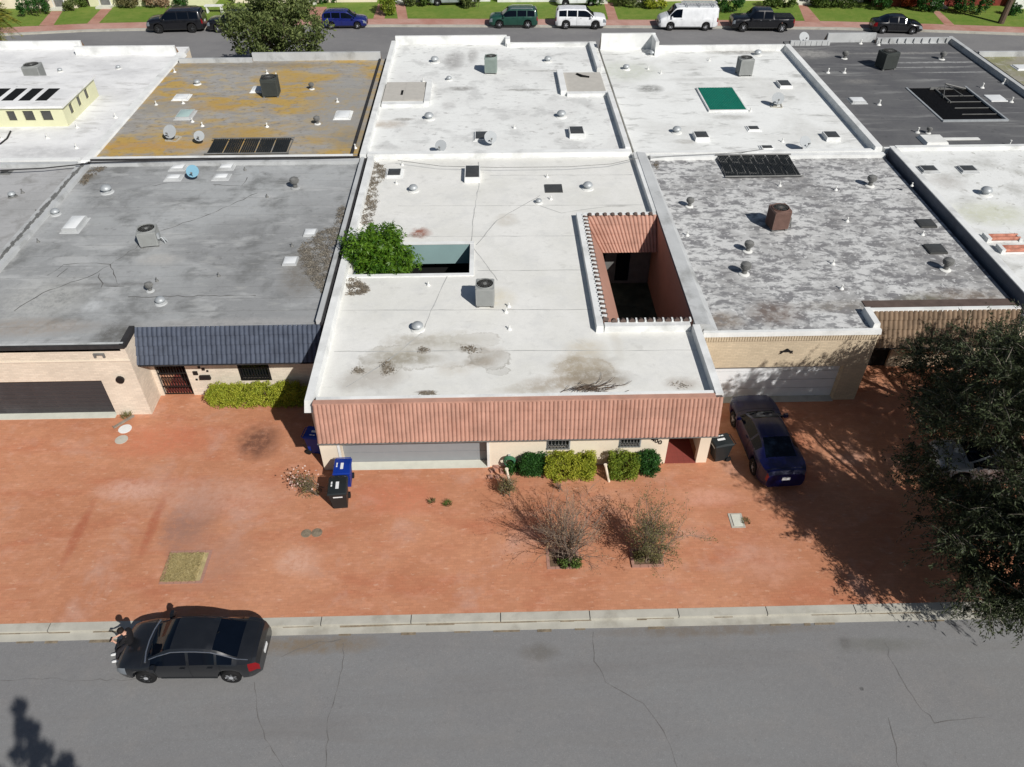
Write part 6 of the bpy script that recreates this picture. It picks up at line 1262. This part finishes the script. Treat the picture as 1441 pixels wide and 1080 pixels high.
# ================================================================== FAR STREET: tree, palm, gardens, houses
def leafytree(label, base, ctr, rad, n, per, lm, L, wd, cr=.5, trunkr=.18, group=None, seed=1, shell=.3, name='tree'):
    random.seed(seed); t = thing(name, label, 'tree', base, group); cs = clumps(ctr, rad, n, shell); ctr = Vector(ctr)
    b = MB(); top = Vector((base[0] * .4 + ctr.x * .6, base[1] * .4 + ctr.y * .6, ctr.z - rad[2] * .6)); b.tube([Vector(base), Vector(base).lerp(top, .5) + Vector((.06, .04, 0)), top], trunkr, 8, 0, trunkr * .7); b.build('trunk', M['bark'], t, smooth=True)
    b = MB()
    for c in cs[::max(1, n // 18)]: c = Vector(c); b.tube([top, top.lerp(c, .55) + Vector((0, 0, .2)), c], trunkr * .45, 5, 0, .015)
    b.build('limb', M['bark'], t, smooth=True); foliage(t, 'crown', cs, cr, per, L, wd, lm, .1); return t
a = U(388, 62, 3.0)
leafytree('leafy olive-green tree at the street edge behind the ochre lichen roof', (a.x, a.y + .5, 0), (a.x, a.y + .3, 4.1), (4.2, 3.0, 2.9), 210, 75, LM['olive'], .28, .13, .62, .22, seed=3)
a = U(345, 84, 1.0); bush('low dark shrub at the foot of the leafy street tree', a.x - 1.6, a.x + 1.8, 59.2, 61.0, 2.6, LM['dark'], 60, per=60, L=.2, wd=.1, cr=.4, name='shrub', cat='shrub')
# brown walled entrance beside it
b = MB(); q = U(283, 84, 2.2); q2 = U(310, 84, 2.2); t = thing('entry_wall', 'low brown walled entrance between the white roof and the leafy street tree', 'wall', (q.x, 59.5, 0))
b.box(q.x, q.x + .25, 59.0, 61.6, 0, 2.5); b.box(q.x + .25, q2.x - .25, 61.35, 61.6, 0, 2.5); b.box(q2.x - .25, q2.x, 59.0, 61.6, 0, 2.5); b.build('wall', M['brown_wall'], t); MB().box(q.x + .25, q2.x - .25, 59, 61.35, 0, 1.3).build('floor', M['tan_panel'], t)
def palm(label, base, h, n, L, seed, px=0):
    random.seed(seed); t = thing('palm_tree', label, 'palm tree', base); b = MB(); b.tube([Vector(base), Vector(base) + Vector((.1, 0, h * .5)), Vector(base) + Vector((0, 0, h))], .2, 9, 0, .16); b.build('trunk', M['bark'], t, smooth=True)
    P_, D_ = [], []; top = Vector(base) + Vector((0, 0, h))
    for k in range(n):
        az = random.uniform(0, 6.28); el = random.uniform(-.5, 1.2); d = Vector((math.cos(az) * math.cos(el), math.sin(az) * math.cos(el), math.sin(el))); s_ = d.cross(Vector((0, 0, 1))).normalized()
        for j in range(26):
            u = j / 25; c = top + d * L * u + Vector((0, 0, -L * .55 * u * u))
            for sg in (-1, 1): P_.append(c + s_ * sg * .14 * (1 - u * .6)); D_.append((s_ * sg + d * .8 + Vector((0, 0, -.35))).normalized())
    quads('fronds', np.array([tuple(q) for q in P_]), np.array([tuple(q) for q in D_]), .42, .05, LM['palm'], t); return t
a = U(-6, 22, 3.6); palm('yellowing palm at the top left corner', (a.x - .6, a.y, 0), 3.8, 110, 2.2, 3)
def farhouse(label, pxa, pxb, pyb, wallm, roofm, doors=(), wins=(), h=3.0, porch=None):
    a = U(pxa, pyb); b_ = U(pxb, pyb); y0 = (a.y + b_.y) / 2; x0, x1 = a.x, b_.x; t = thing('far_house', label, 'house', ((x0 + x1) / 2, y0, 0), 'houses across the far street')
    wm = MB(); X = lambda f: x0 + (x1 - x0) * f; hol = [(X(d_), X(d_) + 1.0, 0, 2.1) for d_ in doors] + [(X(w_), X(w_) + 1.5, .9, 2.1) for w_ in wins]
    facade(wm, x0, x1, y0, y0 + .2, 0, h, hol); wm.box(x0, x0 + .2, y0 + .2, y0 + 10, 0, h); wm.box(x1 - .2, x1, y0 + .2, y0 + 10, 0, h); wm.box(x0 + .2, x1 - .2, y0 + 9.8, y0 + 10, 0, h); wm.build('wall', wallm, t)
    rf = MB(); cx_ = (x0 + x1) / 2; e = .5; rf.add([(x0 - e, y0 - e, h), (x1 + e, y0 - e, h), (x1 + e, y0 + 10 + e, h), (x0 - e, y0 + 10 + e, h), (x0 + 3, y0 + 5, h + 1.6), (x1 - 3, y0 + 5, h + 1.6)], [(0, 1, 5, 4), (1, 2, 5), (2, 3, 4, 5), (3, 0, 4), (3, 2, 1, 0)]); rf.build('roof', roofm, t)
    for d_ in doors:
        MB().box(X(d_) + .04, X(d_) + .96, y0 + .08, y0 + .13, .05, 2.08).build('door', M['alu_dark'], t); MB().box(X(d_) - .25, X(d_) + 1.25, y0 - .9, y0, 0, .16).build('doorstep', M['concrete_pale'], t)
        q = MB(); q.box(X(d_) - .1, X(d_), y0 - .04, y0, 0, 2.2); q.box(X(d_) + 1.0, X(d_) + 1.1, y0 - .04, y0, 0, 2.2); q.box(X(d_), X(d_) + 1.0, y0 - .04, y0, 2.1, 2.2); q.build('door_frame', M['white'], t)
    for w_ in wins:
        fr_ = MB(); fr_.box(X(w_), X(w_) + .06, y0 - .03, y0 + .1, .9, 2.1); fr_.box(X(w_) + 1.44, X(w_) + 1.5, y0 - .03, y0 + .1, .9, 2.1); fr_.box(X(w_) + .06, X(w_) + 1.44, y0 - .03, y0 + .1, .9, .96); fr_.box(X(w_) + .06, X(w_) + 1.44, y0 - .03, y0 + .1, 2.04, 2.1); o = fr_.build('window', M['white'], t); MB().box(X(w_) + .06, X(w_) + 1.44, y0 + .06, y0 + .08, .96, 2.04).build('pane', M['glass'], o)
    return t
farhouse('dark-fronted house with white-framed door across the far street, at the left edge', -200, 108, 13, M['stucco'], M['brown_wall'], (.9,), (.55, .75))
farhouse('cream house with grey front door across the far street, behind the two black SUVs', 128, 300, 9, M['yellow'], M['terracotta'], (.09,), (.3, .5, .8))
farhouse('pale house behind the hedges right of the blue crossover', 330, 530, 4, M['stucco'], M['tan_panel'], (.5,), (.1, .75))
farhouse('white house behind the dark green SUV across the far street', 550, 690, 3, M['white'], M['brown_wall'], (.1,), (.3, .6))
farhouse('white-walled house behind the white SUV across the far street', 700, 852, 3, M['white'], M['tan_panel'], (.9,), (.2, .5))
farhouse('beige house behind the white van across the far street', 872, 1090, 2, M['stucco_peach'], M['brown_wall'], (.1,), (.4, .7))
farhouse('pale yellow house behind the clipped box hedges across the far street', 1100, 1215, 4, M['yellow'], M['tan_panel'], (.2,), (.55,))
farhouse('dark red brick house across the far street at the upper right', 1232, 1420, 9, M['brickred'], M['brown_wall'], (.42,), (.1, .65))
farhouse('white house at the far right edge across the far street', 1424, 1600, 12, M['white'], M['brown_wall'], (), (.1, .4))
def fbush(label, pxa, pxb, pyb, dep, h, lm, n, name='shrub', cat='shrub', boxy=False, cr=.3):
    a = U(pxa, pyb); b_ = U(pxb, pyb); return bush(label, min(a.x, b_.x), max(a.x, b_.x), a.y, a.y + dep, h, lm, n, per=45, L=.2, wd=.11, boxy=boxy, name=name, cat=cat, cr=cr)
fbush('dark shrubbery beside the dark house at the upper left', 20, 62, 28, 3.5, 2.2, LM['dark'], 60)
fbush('bright bushy shrub left of the cream house door', 100, 122, 14, 2.5, 2.6, LM['far'], 45); fbush('low shrub with pale border beside the brick path at the upper left', 88, 104, 18, 1.2, .9, LM['olive'], 24)
fbush('grey dead-looking shrub left of the windows of the cream house', 160, 196, 14, 1.6, 1.8, LM['drygreen'], 50); fbush('grey dead-looking shrub in front of the cream house, near the first black SUV', 200, 238, 14, 1.6, 1.8, LM['dry'], 50)
fbush('olive bush behind the first black SUV', 244, 262, 14, 2, 1.8, LM['dark'], 30)
fbush('long low hedge behind the leafy street tree', 338, 372, 6, 2.4, 1.6, LM['far'], 50, 'hedge', 'hedge'); fbush('round dark bush left of the blue crossover path', 440, 474, 9, 2.5, 2.0, LM['dark'], 45)
fbush('tall rounded bush between the two brick paths, right of the blue crossover', 535, 557, 26, 2.4, 2.6, LM['lime'], 60); fbush('bush just right of the two brick paths', 565, 586, 12, 2, 1.8, LM['olive'], 36)
fbush('broad green bush in front of the white house', 586, 612, 12, 2, 1.7, LM['far'], 44); fbush('spreading spiky bush left of the dark green SUV', 648, 676, 14, 1.6, 1.2, LM['olive'], 36)
fbush('dark bush behind the white SUV, left of the brick path', 826, 852, 12, 2, 2.2, LM['dark'], 44); fbush('long row of mixed bushes behind the white van', 868, 930, 14, 2.4, 2.0, LM['olive'], 90)
fbush('yellowish low bush behind the white van', 906, 940, 15, 1.2, .9, LM['yellow'], 30); fbush('dark palm-like bush between the van and the black pickup', 1008, 1050, 22, 2.5, 2.8, LM['dark'], 70)
fbush('box hedge behind the black pickup', 1076, 1122, 14, 1.6, 1.5, LM['far'], 70, 'hedge', 'hedge', True); fbush('clipped box hedge in front of the pale yellow house', 1146, 1205, 14, 1.8, 1.6, LM['far'], 90, 'hedge', 'hedge', True)
fbush('dark shrub mass left of the red-brown house', 1232, 1262, 19, 3, 3.0, LM['dark'], 60); fbush('orange-red leafy shrub in front of the red brick house', 1266, 1292, 14, 1.5, 2.2, LM['farred'], 40); fbush('dark shrub row along the red brick house', 1294, 1330, 20, 2, 1.8, LM['dark'], 50); fbush('dark shrub right of the path by the red brick house', 1345, 1398, 24, 2.4, 2.2, LM['dark'], 70)
fbush('dark low shrub under the slanting tree at the upper right', 1418, 1441, 24, 1.2, 1.0, LM['dark'], 24)
a = U(1408, 33); t = thing('tree', 'dark slanting tree trunk on the lawn at the upper right', 'tree', a); b = MB(); b.tube([a, a + Vector((.15, 0, 2.5)), a + Vector((.5, .2, 6))], .3, 9, 0, .22); b.build('trunk', M['bark'], t, smooth=True); foliage(t, 'crown', clumps((a.x - 4, a.y + 2.0, 8.3), (8, 4.5, 1.8), 200, .2), .9, 70, .3, .16, LM['dark'])
t = thing('garden_bench', 'white garden bench on the lawn behind the two black SUVs', 'bench', U(303, 16)); p = U(303, 18); b = MB(); b.box(p.x - .9, p.x + .9, p.y - .3, p.y + .3, .62, .7); b.build('seat', M['white'], t)
for s_ in (-.7, .7): MB().box(p.x + s_ - .06, p.x + s_ + .06, p.y - .25, p.y + .25, 0, .615).build('leg', M['white'], t)
car('white car parked in a driveway behind the white SUV on the far street', 'car', 'parked_car', SEDAN, P_white, tuple(U(812, 6, 0)), .05, group='parked cars')
car('pale car in a driveway left of the dark green SUV on the far street', 'car', 'parked_car', SEDAN, P_silver, tuple(U(634, 5, 0)), .05, group='parked cars')
